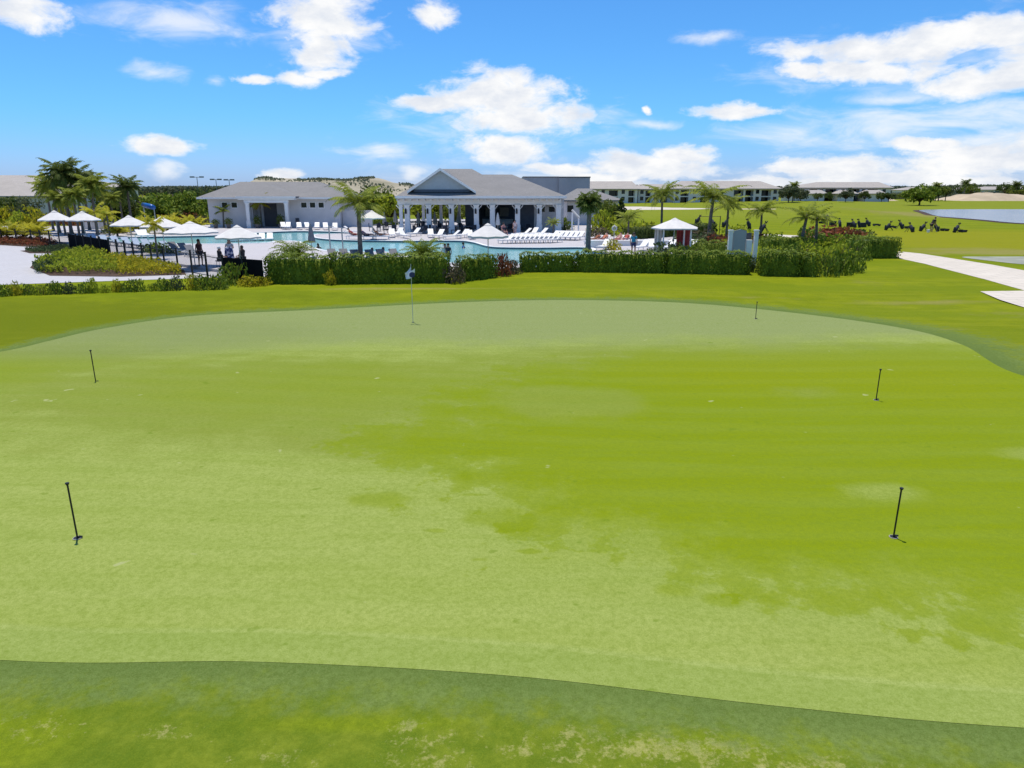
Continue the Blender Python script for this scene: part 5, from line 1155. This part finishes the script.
# ------------------------------------------------------------------ golf things
def hz_(x, y): return hgt(x, y) + .009
def hole_marker(px, py, pyt, label):
    p = at(px, py, 0); z = hz_(p.x, p.y); p = at(px, py, z); h_ = Z_at(pyt, p.y) - z
    T = empty('hole_marker', p, label, 'hole marker', 'black practice hole markers on the green', .4)
    MB().tube([(0, 0, .0), (0, 0, h_)], .0125, 8).build('rod', M['black'], T)
    c = MB(); c.tube([(0, 0, h_ - .03), (0, 0, h_), (0, 0, h_ + .012)], [.013, .028, .027], 12); c.build('cap', M['black'], T)
    c = MB(); c.tube([(0, 0, .0), (.03, -.01, .03), (.07, -.02, .02)], .012, 6); c.build('ball_lifter', M['black'], T)
    c = MB(); n = 24
    for i in range(n):
        a = 2 * math.pi * i / n
        for rr, z_ in ((.054, .003), (.054, .007), (.062, .007), (.065, .003)): c.v.append((rr * math.cos(a), rr * math.sin(a), z_))
    c.f = [(i * 4 + j, ((i + 1) % n) * 4 + j, ((i + 1) % n) * 4 + j + 1, i * 4 + j + 1) for i in range(n) for j in range(3)]
    c.build('cup_rim', M['taupe'], T)
    hl = MB(); hl.v = [(.0535 * math.cos(2 * math.pi * i / n), .0535 * math.sin(2 * math.pi * i / n), .004) for i in range(n)]; hl.f = [tuple(range(n))]; hl.build('hole', M['black'], T)
hole_marker(77.5, 538, 483.5, 'tall black marker rod at the lower left of the green')
hole_marker(893.5, 537, 488.5, 'black marker rod at the lower right of the green')
hole_marker(95.8, 382, 350.5, 'black marker rod at the upper left of the green')
hole_marker(876, 400, 369.5, 'black marker rod at the right, below the far edge')
hole_marker(755.5, 319, 302, 'small black marker rod at the far right edge of the green')
# flagstick
p = at(413, 322.3, 0); z = hz_(p.x, p.y); p = at(413, 322.3, z)
T = empty('golf_flag', p, 'white golf flagstick with a small limp flag at the far side of the green', 'golf flag')
h_ = Z_at(264, p.y) - z
MB().tube([(0, 0, 0), (0, 0, h_)], [.013, .011], 8).build('flagstick', mat('offwhite_fibreglass', (.62, .62, .5), .4, .05), T)
fl = MB(); nu, nv = 16, 8
for j in range(nv + 1):
    for i in range(nu + 1):
        u, v = i / nu, j / nv
        # cloth hangs limp: out to the left, folded back across the pole
        xx = -.24 * math.sin(u * math.pi * .62) if u < .5 else -.24 * math.sin(.31 * math.pi) - .03 + (u - .5) * .82
        yy = -.02 - .16 * u + .03 * math.sin(u * 12 + v * 3)
        fl.v.append((xx * (1 - .15 * v), yy, h_ - .10 - .30 * v - .20 * math.sin(u * math.pi) * (1 - .3 * v) - .05 * u))
fl.f = [(j * (nu + 1) + i, j * (nu + 1) + i + 1, (j + 1) * (nu + 1) + i + 1, (j + 1) * (nu + 1) + i) for j in range(nv) for i in range(nu)]
fm_, nt, b = new_mat('flag_cloth'); tc = N(nt, 'ShaderNodeTexCoord')
f_ = blobs(nt, scaled(nt, tc.outputs['Generated'], (1, 0, 0)), [(.5, 0, .5, 1, 1)])
sp = N(nt, 'ShaderNodeSeparateXYZ'); L(nt, tc.outputs['Generated'], sp.inputs[0])
cmb = N(nt, 'ShaderNodeCombineXYZ'); L(nt, sp.outputs[0], cmb.inputs[0]); L(nt, sp.outputs[2], cmb.inputs[1])
em = ramp(nt, blobs(nt, cmb.outputs[0], [(.72, .36, .34, .26, 1)]), .0, .2)
L(nt, mixc(nt, em, (.68, .69, .78), (.03, .04, .13)), b.inputs['Base Color']); b.inputs['Roughness'].default_value = .8
o = fl.build('flag', fm_, T, smooth=True)
cu = MB(); n = 24; cu.v = [(.056 * math.cos(2 * math.pi * i / n), .056 * math.sin(2 * math.pi * i / n), .003) for i in range(n)]; cu.f = [tuple(range(n))]; cu.build('hole', M['black'], T)

# golf bags and trays on the range
def bag_proto(m, name='golf_bag'):
    t = empty(name, (0, 0, 0), 'x', 'golf bag')
    MB().tube([(0, -.05, .03), (0, .16, .42), (0, .38, .80)], [.19, .20, .17], 10).build('bag_body', m, t, smooth=True)
    MB().tube([(.0, -.13, .3), (.0, -.04, .62)], [.07, .09], 6).build('pocket', m, t)
    for s in (-1, 1): MB().tube([(s * .06, .34, .72), (s * .34, .78, 0)], .03, 5).build('stand_leg', M['black'], t)
    c = MB()
    for k in range(7):
        a = k * .9; x, y = .11 * math.cos(a), .44 + .09 * math.sin(a); c.tube([(x * .6, y - .1, .74), (x, y + .04, 1.0 + .05 * (k % 3))], .012, 4); c.tube([(x, y + .04, .98 + .05 * (k % 3)), (x + .05, y + .07, 1.05 + .05 * (k % 3))], [.04, .05], 5)
    c.build('clubs', M['black'], t); index_kids(t); return t
bg = bag_proto(M['dark'])
tr = empty('ball_tray', (0, 0, 0), 'x', 'ball tray'); q = MB(); q.box(-.42, .42, -.3, .3, .1, .16); q.box(-.42, .42, .27, .3, .16, .3); q.box(-.42, -.39, -.3, .27, .16, .26); q.box(.39, .42, -.3, .27, .16, .26); q.build('tray', M['black'], tr)
for sx in (-1, 1): MB().box(sx * .36 - .04, sx * .36 + .04, -.25, .25, 0, .099).build('foot', M['black'], tr)
index_kids(tr)
bx = empty('range_box', (0, 0, 0), 'x', 'box'); MB().box(-.4, .4, -.25, .25, .0, .55).build('cabinet', M['black'], bx); MB().box(-.44, .44, -.29, .29, .552, .6).build('lid', M['dark'], bx); index_kids(bx)
bags = [(840, 226.8), (855, 227.8), (859.5, 227.5), (869, 226.3), (885.6, 230.3), (902.3, 229), (912.6, 232.3), (920.3, 231.3), (937.6, 231.6), (954.3, 232.6), (696, 224), (714, 227), (723, 227.5), (749.5, 229), (760.4, 232.5)]
bl = ['golf bag right of the black range box nearest the grey golfer', 'left golf bag of the close pair on the range', 'right golf bag of the close pair on the range', 'golf bag standing alone between range trays, left part', 'bulky golf bag second left of the long tray', 'golf bag in the middle of the range line', 'leaning golf bag left of the golfer in black', 'golf bag immediately left of the golfer in black', 'golf bag immediately right of the golfer in black', 'rightmost golf bag on the range',
      'golf bag left of the tall feathery palm', 'small golf bag right of the tall feathery palm', 'small golf bag below the short palm', 'golf bag behind the two-pillar surround', 'golf bag at the foot of the short palm right of the surround']
for i, (px, py) in enumerate(bags):
    pt = at(px, py); pt.z = hgt(pt.x, pt.y)
    s = 1.0 if px > 830 else 1.15
    if i == 0: bg.location = pt; o = bg; o['label'] = bl[0]
    else: o = dup(bg, pt, random.choice((-1, 1)) * random.uniform(.5, 2.2), (s, s, s), bl[i])
    o['group'] = 'black golf bags along the practice range'
for i, (px, py) in enumerate([(832.5, 225.5), (850, 227), (862.5, 227.2)]):
    pt = at(px, py); pt.z = hgt(pt.x, pt.y); lab = ['black range box right of the grey golfer', 'middle black range box', 'black range box right of the bag pair'][i]
    o = bx if i == 0 else dup(bx, pt, .2); o.location = pt; o['label'] = lab; o['group'] = 'black boxes on the range'
for i, (px, py) in enumerate([(876.5, 226), (892, 228), (908.6, 228.6), (944.5, 231), (962.5, 232.2), (822, 223.5)]):
    pt = at(px, py); pt.z = hgt(pt.x, pt.y); lab = ['low black tray right of the lone golf bag', 'low black tray right of the bulky golf bag', 'low black tray left of the leaning golf bag', 'low black tray between the two right golf bags', 'rightmost low black tray on the range', 'low black tray left of the grey golfer'][i]
    o = tr if i == 0 else dup(tr, pt, .1 * i, None, lab); o.location = pt; o['label'] = lab; o['group'] = 'low black trays on the range'
# rope rail
T = empty('rope_rail', (0, 0, 0), 'low rope rail on posts left of the short palm', 'rail'); Yr = 78
MB().tube([(X_at(698, Yr), Yr, Z_at(216.6, Yr)), (X_at(719, Yr), Yr, Z_at(216.6, Yr))], .03, 6).build('rail', M['bark'], T)
for px in (698, 708, 719): MB().tube([(X_at(px, Yr), Yr, 0), (X_at(px, Yr), Yr, Z_at(216, Yr))], .045, 6).build('post', M['bark'], T)

# ------------------------------------------------------------------ people
SK = {'tan': (.42, .24, .16), 'brown': (.20, .10, .065), 'pink': (.55, .30, .24)}
def cmat(c, nm='cloth'):
    k = (nm, tuple(c))
    if k not in M: M[k] = mat(nm, c, .75, .1, 8)
    return M[k]
def skin_mesh(name, verts, edges, rad, m, parent=None, sub=1, root=0):
    me = bpy.data.meshes.new(name); me.from_pydata(verts, edges, []); o = bpy.data.objects.new(name, me); COL.objects.link(o)
    md = o.modifiers.new('s', 'SKIN'); md.use_smooth_shade = True
    for i, r in enumerate(rad): me.skin_vertices[0].data[i].radius = (r, r) if not hasattr(r, '__len__') else r
    me.skin_vertices[0].data[root].use_root = True
    sb = o.modifiers.new('u', 'SUBSURF'); sb.levels = sb.render_levels = sub
    dg = bpy.context.evaluated_depsgraph_get(); nm = bpy.data.meshes.new_from_object(o.evaluated_get(dg)); bpy.data.objects.remove(o); nm.name = name
    nm.polygons.foreach_set('use_smooth', [True] * len(nm.polygons))
    nm.materials.clear(); nm.materials.append(m); o = bpy.data.objects.new(name, nm); COL.objects.link(o)
    if parent: o.parent = parent
    return o
def person(loc, rz, label, pose='stand', skin='tan', top=None, bottom=(.03, .04, .08), hair=(.03, .02, .015), group=None, s=1.0, hat=None, extra=None):
    # joints in metres, person faces -Y
    if pose == 'stand' or pose == 'swim' or pose == 'golf' or pose == 'towel':
        lean = .35 if pose == 'golf' else 0
        J = dict(pel=(0, 0, .95), ch=(0, -.02 - lean * .5, 1.25), nk=(0, -.02 - lean, 1.45), hd=(0, -.05 - lean * 1.2, 1.56), ht=(0, -.05 - lean * 1.25, 1.68),
                 hl=(-.10, 0, .90), kl=(-.12, -.03, .50), al=(-.13, .02, .09), tl=(-.15, -.15, .04), hr=(.10, 0, .90), kr=(.11, -.06, .50), ar=(.13, 0, .09), tr=(.15, -.17, .04),
                 sl=(-.18, -.02 - lean * .9, 1.40), el=(-.25, .03 - lean * .9, 1.12), wl=(-.24, -.08 - lean, .88), ml=(-.235, -.11 - lean, .81),
                 sr=(.18, -.02 - lean * .9, 1.40), er=(.25, .03 - lean * .9, 1.12), wr=(.24, -.08 - lean, .88), mr=(.235, -.11 - lean, .81))
        if pose == 'golf': J.update(wl=(-.05, -.62, .86), ml=(-.03, -.68, .80), wr=(.05, -.60, .83), mr=(.03, -.66, .77), el=(-.2, -.38, 1.08), er=(.2, -.38, 1.08))
        if pose == 'towel': J.update(wl=(-.1, -.33, 1.18), ml=(-.08, -.38, 1.2), wr=(.1, -.33, 1.18), mr=(.08, -.38, 1.2), el=(-.25, -.1, 1.12), er=(.25, -.1, 1.12))
        if pose == 'swim': J.update(el=(-.42, -.15, 1.2), wl=(-.6, -.35, 1.2), ml=(-.65, -.4, 1.2), er=(.42, -.15, 1.2), wr=(.6, -.35, 1.2), mr=(.65, -.4, 1.2))
    elif pose == 'sit':
        J = dict(pel=(0, 0, .52), ch=(0, .03, .84), nk=(0, .02, 1.03), hd=(0, -.02, 1.14), ht=(0, -.02, 1.26), hl=(-.1, -.02, .5), kl=(-.13, -.45, .52), al=(-.13, -.48, .09), tl=(-.14, -.62, .04), hr=(.1, -.02, .5), kr=(.13, -.45, .52), ar=(.13, -.46, .09), tr=(.14, -.6, .04),
                 sl=(-.18, .02, .98), el=(-.25, -.05, .72), wl=(-.15, -.3, .63), ml=(-.13, -.37, .62), sr=(.18, .02, .98), er=(.25, -.05, .72), wr=(.15, -.3, .63), mr=(.13, -.37, .62))
    else:  # recline on a lounger: legs towards -Y, back on the raised backrest
        J = dict(pel=(0, .08, .47), ch=(0, .36, .66), nk=(0, .54, .82), hd=(0, .60, .93), ht=(0, .64, 1.04), hl=(-.1, 0, .46), kl=(-.12, -.42, .55), al=(-.11, -.80, .43), tl=(-.12, -.86, .56), hr=(.1, 0, .46), kr=(.12, -.42, .47), ar=(.11, -.82, .43), tr=(.12, -.88, .56),
                 sl=(-.18, .50, .78), el=(-.28, .27, .60), wl=(-.24, .05, .53), ml=(-.23, -.02, .52), sr=(.18, .50, .78), er=(.28, .27, .60), wr=(.24, .05, .53), mr=(.23, -.02, .52))
    RD = dict(pel=(.15, .10), ch=(.155, .105), nk=.055, hd=(.080, .09), ht=.065, hl=.085, kl=.058, al=.036, tl=.03, hr=.085, kr=.058, ar=.036, tr=.03, sl=.055, el=.038, wl=.026, ml=.034, sr=.055, er=.038, wr=.026, mr=.034)
    E = [('pel', 'ch'), ('ch', 'nk'), ('nk', 'hd'), ('hd', 'ht'), ('pel', 'hl'), ('hl', 'kl'), ('kl', 'al'), ('al', 'tl'), ('pel', 'hr'), ('hr', 'kr'), ('kr', 'ar'), ('ar', 'tr'), ('nk', 'sl'), ('sl', 'el'), ('el', 'wl'), ('wl', 'ml'), ('nk', 'sr'), ('sr', 'er'), ('er', 'wr'), ('wr', 'mr')]
    ks = list(J); ix = {k: i for i, k in enumerate(ks)}
    body = skin_mesh('person', [J[k] for k in ks], [(ix[a], ix[b]) for a, b in E], [RD[k] for k in ks], cmat(SK[skin], 'skin'), sub=2)
    # nose, ears, fingers joined into the same mesh
    ex = MB(); hd = Vector(J['hd']); hh = (Vector(J['ht']) - hd).normalized(); fr = Vector((0, -1, 0)); fr = (fr - hh * fr.dot(hh)).normalized()
    ex.tube([hd + fr * .07 + hh * .03, hd + fr * .105 - hh * .005], [.012, .018], 6)
    for sx in (-1, 1): ex.tube([hd + Vector((sx * .07, 0, 0)) - hh * .02, hd + Vector((sx * .095, 0, 0)) + hh * .02], [.015, .018], 6)
    for w, m_ in (('wl', 'ml'), ('wr', 'mr')):
        a, b = Vector(J[w]), Vector(J[m_]); d = (b - a).normalized(); sd = d.cross(Vector((1, 0, 0.2))).normalized()
        for k in range(4):
            o_ = b + sd * (.018 * (k - 1.5)); ln = (.07, .08, .075, .06)[k]; ex.tube([o_ - d * .01, o_ + d * ln * .55, o_ + d * ln * .9 + fr * .02], [.009, .008, .006], 5)
        o_ = b - d * .03 + sd * .035; ex.tube([o_, o_ + sd * .025 + d * .03, o_ + sd * .03 + d * .055], [.01, .009, .007], 5)
    eo = ex.build('x', None); bm = bmesh.new(); bm.from_mesh(body.data); bm.from_mesh(eo.data); bm.to_mesh(body.data); bm.free(); bpy.data.objects.remove(eo)
    body.data.polygons.foreach_set('use_smooth', [True] * len(body.data.polygons))
    # hair
    hm = MB(); k1, k2 = 10, 6; ctr = (hd + Vector(J['ht'])) / 2 - fr * .02 + hh * .01; sx_ = Vector((1, 0, 0)); bk = -fr
    for j in range(k2 + 1):
        t = j / k2 * math.pi * .62
        for i in range(k1):
            a = 2 * math.pi * i / k1; rr = .108 * math.sin(t); hm.v.append(tuple(ctr + sx_ * rr * .95 * math.cos(a) + bk * (rr * math.sin(a) + .02 * j / k2) + hh * .12 * math.cos(t)))
    hm.f = [(j * k1 + i, j * k1 + (i + 1) % k1, (j + 1) * k1 + (i + 1) % k1, (j + 1) * k1 + i) for j in range(k2) for i in range(k1)]
    hm.build('hair', cmat(hat or hair, 'hair'), body, smooth=True)
    def cloth(nm, keys, edges, grow, c, trim=None):
        v = [Vector(J[k]) for k in keys]
        if trim:
            for k, tgt, f in trim: v[keys.index(k)] = Vector(J[k]).lerp(Vector(J[tgt]), f)
        i2 = {k: i for i, k in enumerate(keys)}; rr = []
        for k in keys:
            q = RD[k]; rr.append(tuple(x_ + grow for x_ in q) if hasattr(q, '__len__') else q + grow)
        skin_mesh(nm, [tuple(x_) for x_ in v], [(i2[a], i2[b]) for a, b in edges], rr, cmat(c, nm), body, 1)
    cloth('shorts', ['pel', 'hl', 'kl', 'hr', 'kr'], [('pel', 'hl'), ('hl', 'kl'), ('pel', 'hr'), ('hr', 'kr')], .022, bottom, [('kl', 'hl', .35), ('kr', 'hr', .35)])
    if top: cloth('shirt', ['ch', 'pel', 'nk', 'sl', 'el', 'sr', 'er'], [('ch', 'pel'), ('ch', 'nk'), ('nk', 'sl'), ('sl', 'el'), ('nk', 'sr'), ('sr', 'er')], .02, top, [('el', 'sl', .45), ('er', 'sr', .45), ('nk', 'ch', .15)])
    body.location = loc; body.rotation_euler = (0, 0, rz); body.scale = (s, s, s)
    return tag(body, label, 'person', group)
PZ = lambda a, b, z=DZ: at(a, b, z)
person(PZ(201, 266.5), 1.2, 'standing person in dark clothes inside the black fence', 'stand', 'brown', (.05, .015, .02), (.02, .02, .03))
pt = person(PZ(231.5, 265.5), .2, 'dark-haired person holding up a patterned towel under the umbrella', 'towel', 'tan', (.6, .6, .6), (.03, .04, .1))
person(PZ(221, 267), 2.4, 'person in black seated left of the person with the towel', 'sit', 'tan', (.02, .02, .025), (.02, .02, .02), hat=(.7, .7, .68))
person(PZ(243.5, 266), -1.9, 'person in black seated right of the person with the towel', 'sit', 'brown', (.02, .02, .025), (.02, .02, .02))
# the towel
tm_, nt, b = new_mat('patterned_towel'); tc = N(nt, 'ShaderNodeTexCoord'); f_ = ramp(nt, noise(nt, tc.outputs['Object'], 5, 2), .5, .54); L(nt, mixc(nt, f_, (.03, .05, .16), (.5, .5, .6)), b.inputs['Base Color']); b.inputs['Roughness'].default_value = .9
tw = MB(); 
for j in range(9):
    for i in range(11):
        u, v = i / 10, j / 8; tw.v.append((-.22 - .10 * v + (.44 + .2 * v) * u, -.40 + .04 * math.sin(u * 14), 1.22 - .8 * v))
tw.f = [(j * 11 + i, j * 11 + i + 1, (j + 1) * 11 + i + 1, (j + 1) * 11 + i) for j in range(8) for i in range(10)]
o = tw.build('beach_towel', tm_, smooth=True, loc=pt.location); o.rotation_euler = pt.rotation_euler; tag(o, 'dark blue and white patterned towel held by the dark-haired person', 'towel'); md = o.modifiers.new('t', 'SOLIDIFY'); md.thickness = .012
# the seats those two sit on
for (px, py, rz, lab) in [(221, 267, 2.4, 'low dark stool under the seated person by the left of the towel'), (243.5, 266, -1.9, 'low dark stool under the seated person by the right of the towel')]:
    q = PZ(px, py); T = empty('stool', q, lab, 'stool', 'dark stools inside the fence', rz); MB().box(-.22, .22, -.22, .22, .36, .42).build('seat', M['dark'], T)
    for sx in (-1, 1):
        for sy in (-1, 1): MB().tube([(sx * .18, sy * .18, 0), (sx * .17, sy * .17, .359)], .02, 5).build('leg', M['black'], T)
WZ = -.95
for px, py, lab, sk in [(372, 250.8, 'left swimmer of the pair near the tallest palm', 'brown'), (383, 250.2, 'right swimmer of the pair near the tallest palm', 'brown'), (318, 246.5, 'lone swimmer beside the closed grey umbrella', 'brown')]:
    q = at(px, py, .2); person((q.x, q.y, -1.28), random.uniform(0, 6), lab, 'swim', sk, None, group='swimmers')
q = at(445, 256, .05); person((q.x, q.y, -.75), .5, 'pale swimmer standing waist-deep above the spiky plant', 'stand', 'pink', (.55, .6, .6)); q = at(448.5, 256.5, .05); person((q.x, q.y, -.70), -.5, 'dark-suited swimmer standing beside the pale one', 'stand', 'tan', (.02, .02, .03))
q = at(463, 248, .05); person((q.x, q.y, -1.2), 1.5, 'swimmer in blue right of the standing pair', 'swim', 'tan', (.03, .15, .4))
lounge(lg, 367.5, 239.5, R(90), 'dark lounger under the cream umbrella with a person on it', 'occupied loungers'); person(PZ(367.5, 239.5), R(90), 'person in purple lying under the cream umbrella', 'recline', 'pink', (.08, .05, .14))
lo = lounge(lw, 380.5, 239.3, R(95), 'lounger with orange-clad person right of the cream umbrella', 'occupied loungers'); person(PZ(380.5, 239.3), R(95), 'person in orange lying right of the cream umbrella', 'recline', 'pink', (.65, .22, .08), (.65, .22, .08))
lounge(lw, 355, 239.2, R(80), 'lounger left of the tallest palm with a red-clad person', 'occupied loungers'); person(PZ(355, 239.2), R(80), 'person in red lying left of the cream umbrella', 'recline', 'tan', (.3, .04, .05), (.3, .04, .05))
person(at(503.5, 237, DZ), .6, 'person in pink seated before the bar', 'sit', 'pink', (.6, .28, .26), (.5, .45, .4), s=1.1); person(at(515, 236, DZ), -.4, 'person in white and pink standing by the bar column', 'stand', 'pink', (.7, .55, .52), (.5, .4, .38), s=.95)
q = at(503.5, 237, DZ); o = dup(ch, q, .6 + math.pi, None, 'dark chair under the person in pink'); o['group'] = 'dark chairs at the pavilion tables'
person(PZ(633, 256), math.pi * .9, 'person in a turquoise shirt and navy shorts standing behind the hedge', 'stand', 'tan', (.03, .26, .38), (.02, .03, .10), hair=(.05, .04, .03))
for i, px in enumerate((594, 602, 617, 625)):
    lounge(lw, px, 244.8, R(-60 + 10 * i), f'lounger with sunbather {["left of the ring post, outer", "left of the ring post, inner", "just right of the ring post", "left of the turquoise-shirted person"][i]}', 'occupied loungers')
    person(PZ(px, 244.8), R(-60 + 10 * i), ['reddish sunbather farthest left by the planter box', 'sunbather in orange just left of the ring post', 'pink-skinned sunbather just right of the ring post', 'sunbather in red next to the turquoise-shirted person'][i], 'recline', ['brown', 'pink', 'pink', 'pink'][i], [(.35, .12, .06), (.6, .2, .1), None, (.5, .08, .06)][i], [(.3, .1, .05), (.2, .05, .05), (.4, .05, .08), (.05, .05, .2)][i])
q = at(930.5, 232); person(q, 1.9, 'golfer in black bending over the ball on the range', 'golf', 'tan', (.02, .02, .025), (.03, .03, .035), hat=(.03, .03, .03))
q2 = at(928, 232.4)
bk_ = MB(); bk_.tube([(0, 0, 0), (0, 0, .34)], [.14, .17], 12); tag(bk_.build('ball_bucket', M['white'], loc=q2), 'white ball bucket at the feet of the golfer in black', 'bucket')
cl_ = MB(); q3 = Vector((-.55, .1, 0)); rot = Matrix.Rotation(1.9, 3, 'Z'); cl_.tube([tuple(rot @ Vector((0, -.7, .80))), tuple(rot @ Vector((0, -1.05, .03)))], .014, 6); cl_.tube([tuple(rot @ Vector((0, -1.05, .02))), tuple(rot @ Vector((.1, -1.08, .03)))], .03, 6); tag(cl_.build('golf_club', M['metal'], loc=q), 'golf club held by the golfer in black', 'golf club')
q = at(826, 226); person(q, 2.8, 'golfer in blue-grey standing at the left end of the range line', 'stand', 'tan', (.16, .20, .24), (.10, .12, .15), hat=(.2, .22, .25))

# ------------------------------------------------------------------ light
sun_dir = Vector((.085, -.17, -.87)).normalized()
sl = bpy.data.lights.new('sun', 'SUN'); sl.energy = 4.5; sl.angle = R(.55); sl.color = (1, .925, .80)
so = bpy.data.objects.new('sun', sl); COL.objects.link(so); so.rotation_euler = sun_dir.to_track_quat('-Z', 'Y').to_euler()
w = bpy.data.worlds.new('World'); scene.world = w; w.use_nodes = True; nt = w.node_tree; nt.nodes.clear()
out = N(nt, 'ShaderNodeOutputWorld'); sky = N(nt, 'ShaderNodeTexSky'); sky.sky_type = 'NISHITA'; sky.sun_disc = False
sky.sun_elevation = math.asin(-sun_dir.z); sky.sun_rotation = math.atan2(-sun_dir.x, -sun_dir.y); sky.altitude = 0; sky.air_density = 1.0; sky.dust_density = .35; sky.ozone_density = 2.2
bg1 = N(nt, 'ShaderNodeBackground'); bg1.inputs['Strength'].default_value = .10
tc = N(nt, 'ShaderNodeTexCoord'); D = tc.outputs['Generated']; sp = N(nt, 'ShaderNodeSeparateXYZ'); L(nt, D, sp.inputs[0])
tint = mixc(nt, ramp(nt, sp.outputs[2], .0, .10), (.58, .87, 1.72), (.44, .97, 1.5))
L(nt, mixc(nt, 1.0, sky.outputs[0], tint, 'MULTIPLY'), bg1.inputs[0])
az = math_(nt, 'ARCTAN2', sp.outputs[0], sp.outputs[1]); el = math_(nt, 'ARCSINE', sp.outputs[2])
cb = N(nt, 'ShaderNodeCombineXYZ'); L(nt, az, cb.inputs[0]); L(nt, el, cb.inputs[1]); UV = cb.outputs[0]
# ragged edges: displace the lookup by noise
nz = N(nt, 'ShaderNodeTexNoise'); L(nt, scaled(nt, UV, (1, 1.7, 1)), nz.inputs['Vector']); nz.inputs['Scale'].default_value = 9; nz.inputs['Detail'].default_value = 6; nz.inputs['Roughness'].default_value = .6
dsp = N(nt, 'ShaderNodeVectorMath', operation='MULTIPLY_ADD'); L(nt, nz.outputs['Color'], dsp.inputs[0]); dsp.inputs[1].default_value = (.075, .034, 0); dsp.inputs[2].default_value = (-.0375, -.017, 0)
ad = N(nt, 'ShaderNodeVectorMath', operation='ADD'); L(nt, UV, ad.inputs[0]); L(nt, dsp.outputs[0], ad.inputs[1]); UVd = ad.outputs[0]
def sky_px(px, py, rx, ry, amp=1.0):
    u, v = (px - 512) / F, (384 - py) / F; d = Vector((u, math.cos(P) + v * math.sin(P), -math.sin(P) + v * math.cos(P))).normalized()
    return (math.atan2(d.x, d.y), math.asin(d.z), rx / F * 1.25, ry / F * 1.25, amp)
C1 = [(500, 95, 62, 22), (520, 118, 60, 18), (505, 150, 50, 14), (425, 104, 36, 8), (470, 98, 36, 12), (325, 14, 42, 26), (322, 45, 28, 22), (303, 78, 22, 7), (325, 72, 18, 5), (435, 11, 18, 12), (258, 77, 18, 5), (10, 8, 30, 12), (162, 145, 30, 9),
      (285, 172, 20, 7), (890, 47, 86, 13), (960, 36, 80, 12), (870, 70, 62, 10), (805, 73, 22, 7), (740, 112, 36, 7), (648, 109, 7, 4), (640, 168, 70, 14), (680, 155, 36, 9), (600, 178, 60, 9), (845, 168, 52, 12), (800, 166, 28, 8),
      (980, 165, 62, 15), (1000, 78, 60, 12), (920, 146, 32, 6), (870, 180, 90, 8), (950, 182, 70, 8), (755, 182, 50, 7), (1060, 60, 60, 20), (1090, 150, 60, 20), (560, 168, 40, 8)]
C2 = [(165, 170, 14, 8, .9), (415, 172, 16, 8, .95), (500, 140, 120, 40, .5), (900, 60, 120, 30, .5), (180, 22, 66, 20, .75), (155, 72, 24, 8, .7), (215, 80, 12, 6, .7), (388, 150, 42, 8, .85), (870, 130, 120, 22, .8), (960, 116, 90, 16, .9), (900, 98, 70, 8, .7), (705, 38, 36, 6, .65), (655, 125, 34, 5, .6), (560, 178, 160, 12, .6), (880, 178, 190, 14, .7), (990, 140, 70, 12, .8), (960, 90, 60, 12, .7), (540, 130, 40, 14, .6), (620, 186, 90, 9, .6), (330, 30, 50, 34, .55)]
fbm = noise(nt, scaled(nt, UV, (1, 2.0, 1)), 16, 8, .62, .3)
d1 = math_(nt, 'ADD', blobs(nt, UVd, [sky_px(*c) for c in C1]), math_(nt, 'MULTIPLY_ADD', fbm, 1.9, -.98))
d1 = ramp(nt, d1, -.02, .58)
wisp = noise(nt, scaled(nt, UV, (1, 3.4, 1)), 10, 7, .6, .6)
d2 = math_(nt, 'ADD', blobs(nt, UVd, [sky_px(*c) for c in C2]), math_(nt, 'MULTIPLY_ADD', wisp, 1.8, -.95))
d2 = ramp(nt, d2, .0, .9, 0, .72)
far_ = math_(nt, 'MULTIPLY', ramp(nt, noise(nt, scaled(nt, D, (1, 1, 2)), 2.6, 6, .6), .56, .70, 0, .8), ramp(nt, math_(nt, 'ABSOLUTE', az), .85, 1.1))
fac = math_(nt, 'MAXIMUM', math_(nt, 'MAXIMUM', d1, d2), far_)
# fine haze lightening low in the sky is real air
shade = ramp(nt, noise(nt, scaled(nt, UV, (1, 2, 1), (0, .03, 0)), 14, 5, .6), .35, .7)
bg2 = N(nt, 'ShaderNodeBackground'); L(nt, mixc(nt, math_(nt, 'MULTIPLY', shade, ramp(nt, d1, .4, 1)), (1, 1, 1), (.74, .79, .88)), bg2.inputs[0]); bg2.inputs['Strength'].default_value = .96
mx = N(nt, 'ShaderNodeMixShader'); L(nt, fac, mx.inputs[0]); L(nt, bg1.outputs[0], mx.inputs[1]); L(nt, bg2.outputs[0], mx.inputs[2]); L(nt, mx.outputs[0], out.inputs[0])
w.cycles.sampling_method = 'MANUAL'; w.cycles.sample_map_resolution = 512
vs = scene.view_settings; vs.view_transform = 'Standard'; vs.look = 'None'; vs.gamma = 1; vs.use_curve_mapping = False; vs.exposure = .06
scene.render.engine = 'CYCLES'; scene.cycles.max_bounces = 5; scene.cycles.diffuse_bounces = 2; scene.cycles.glossy_bounces = 2; scene.cycles.transmission_bounces = 2; scene.cycles.use_denoising = True
try: scene.cycles.denoiser = 'OPENIMAGEDENOISE'
except Exception: pass
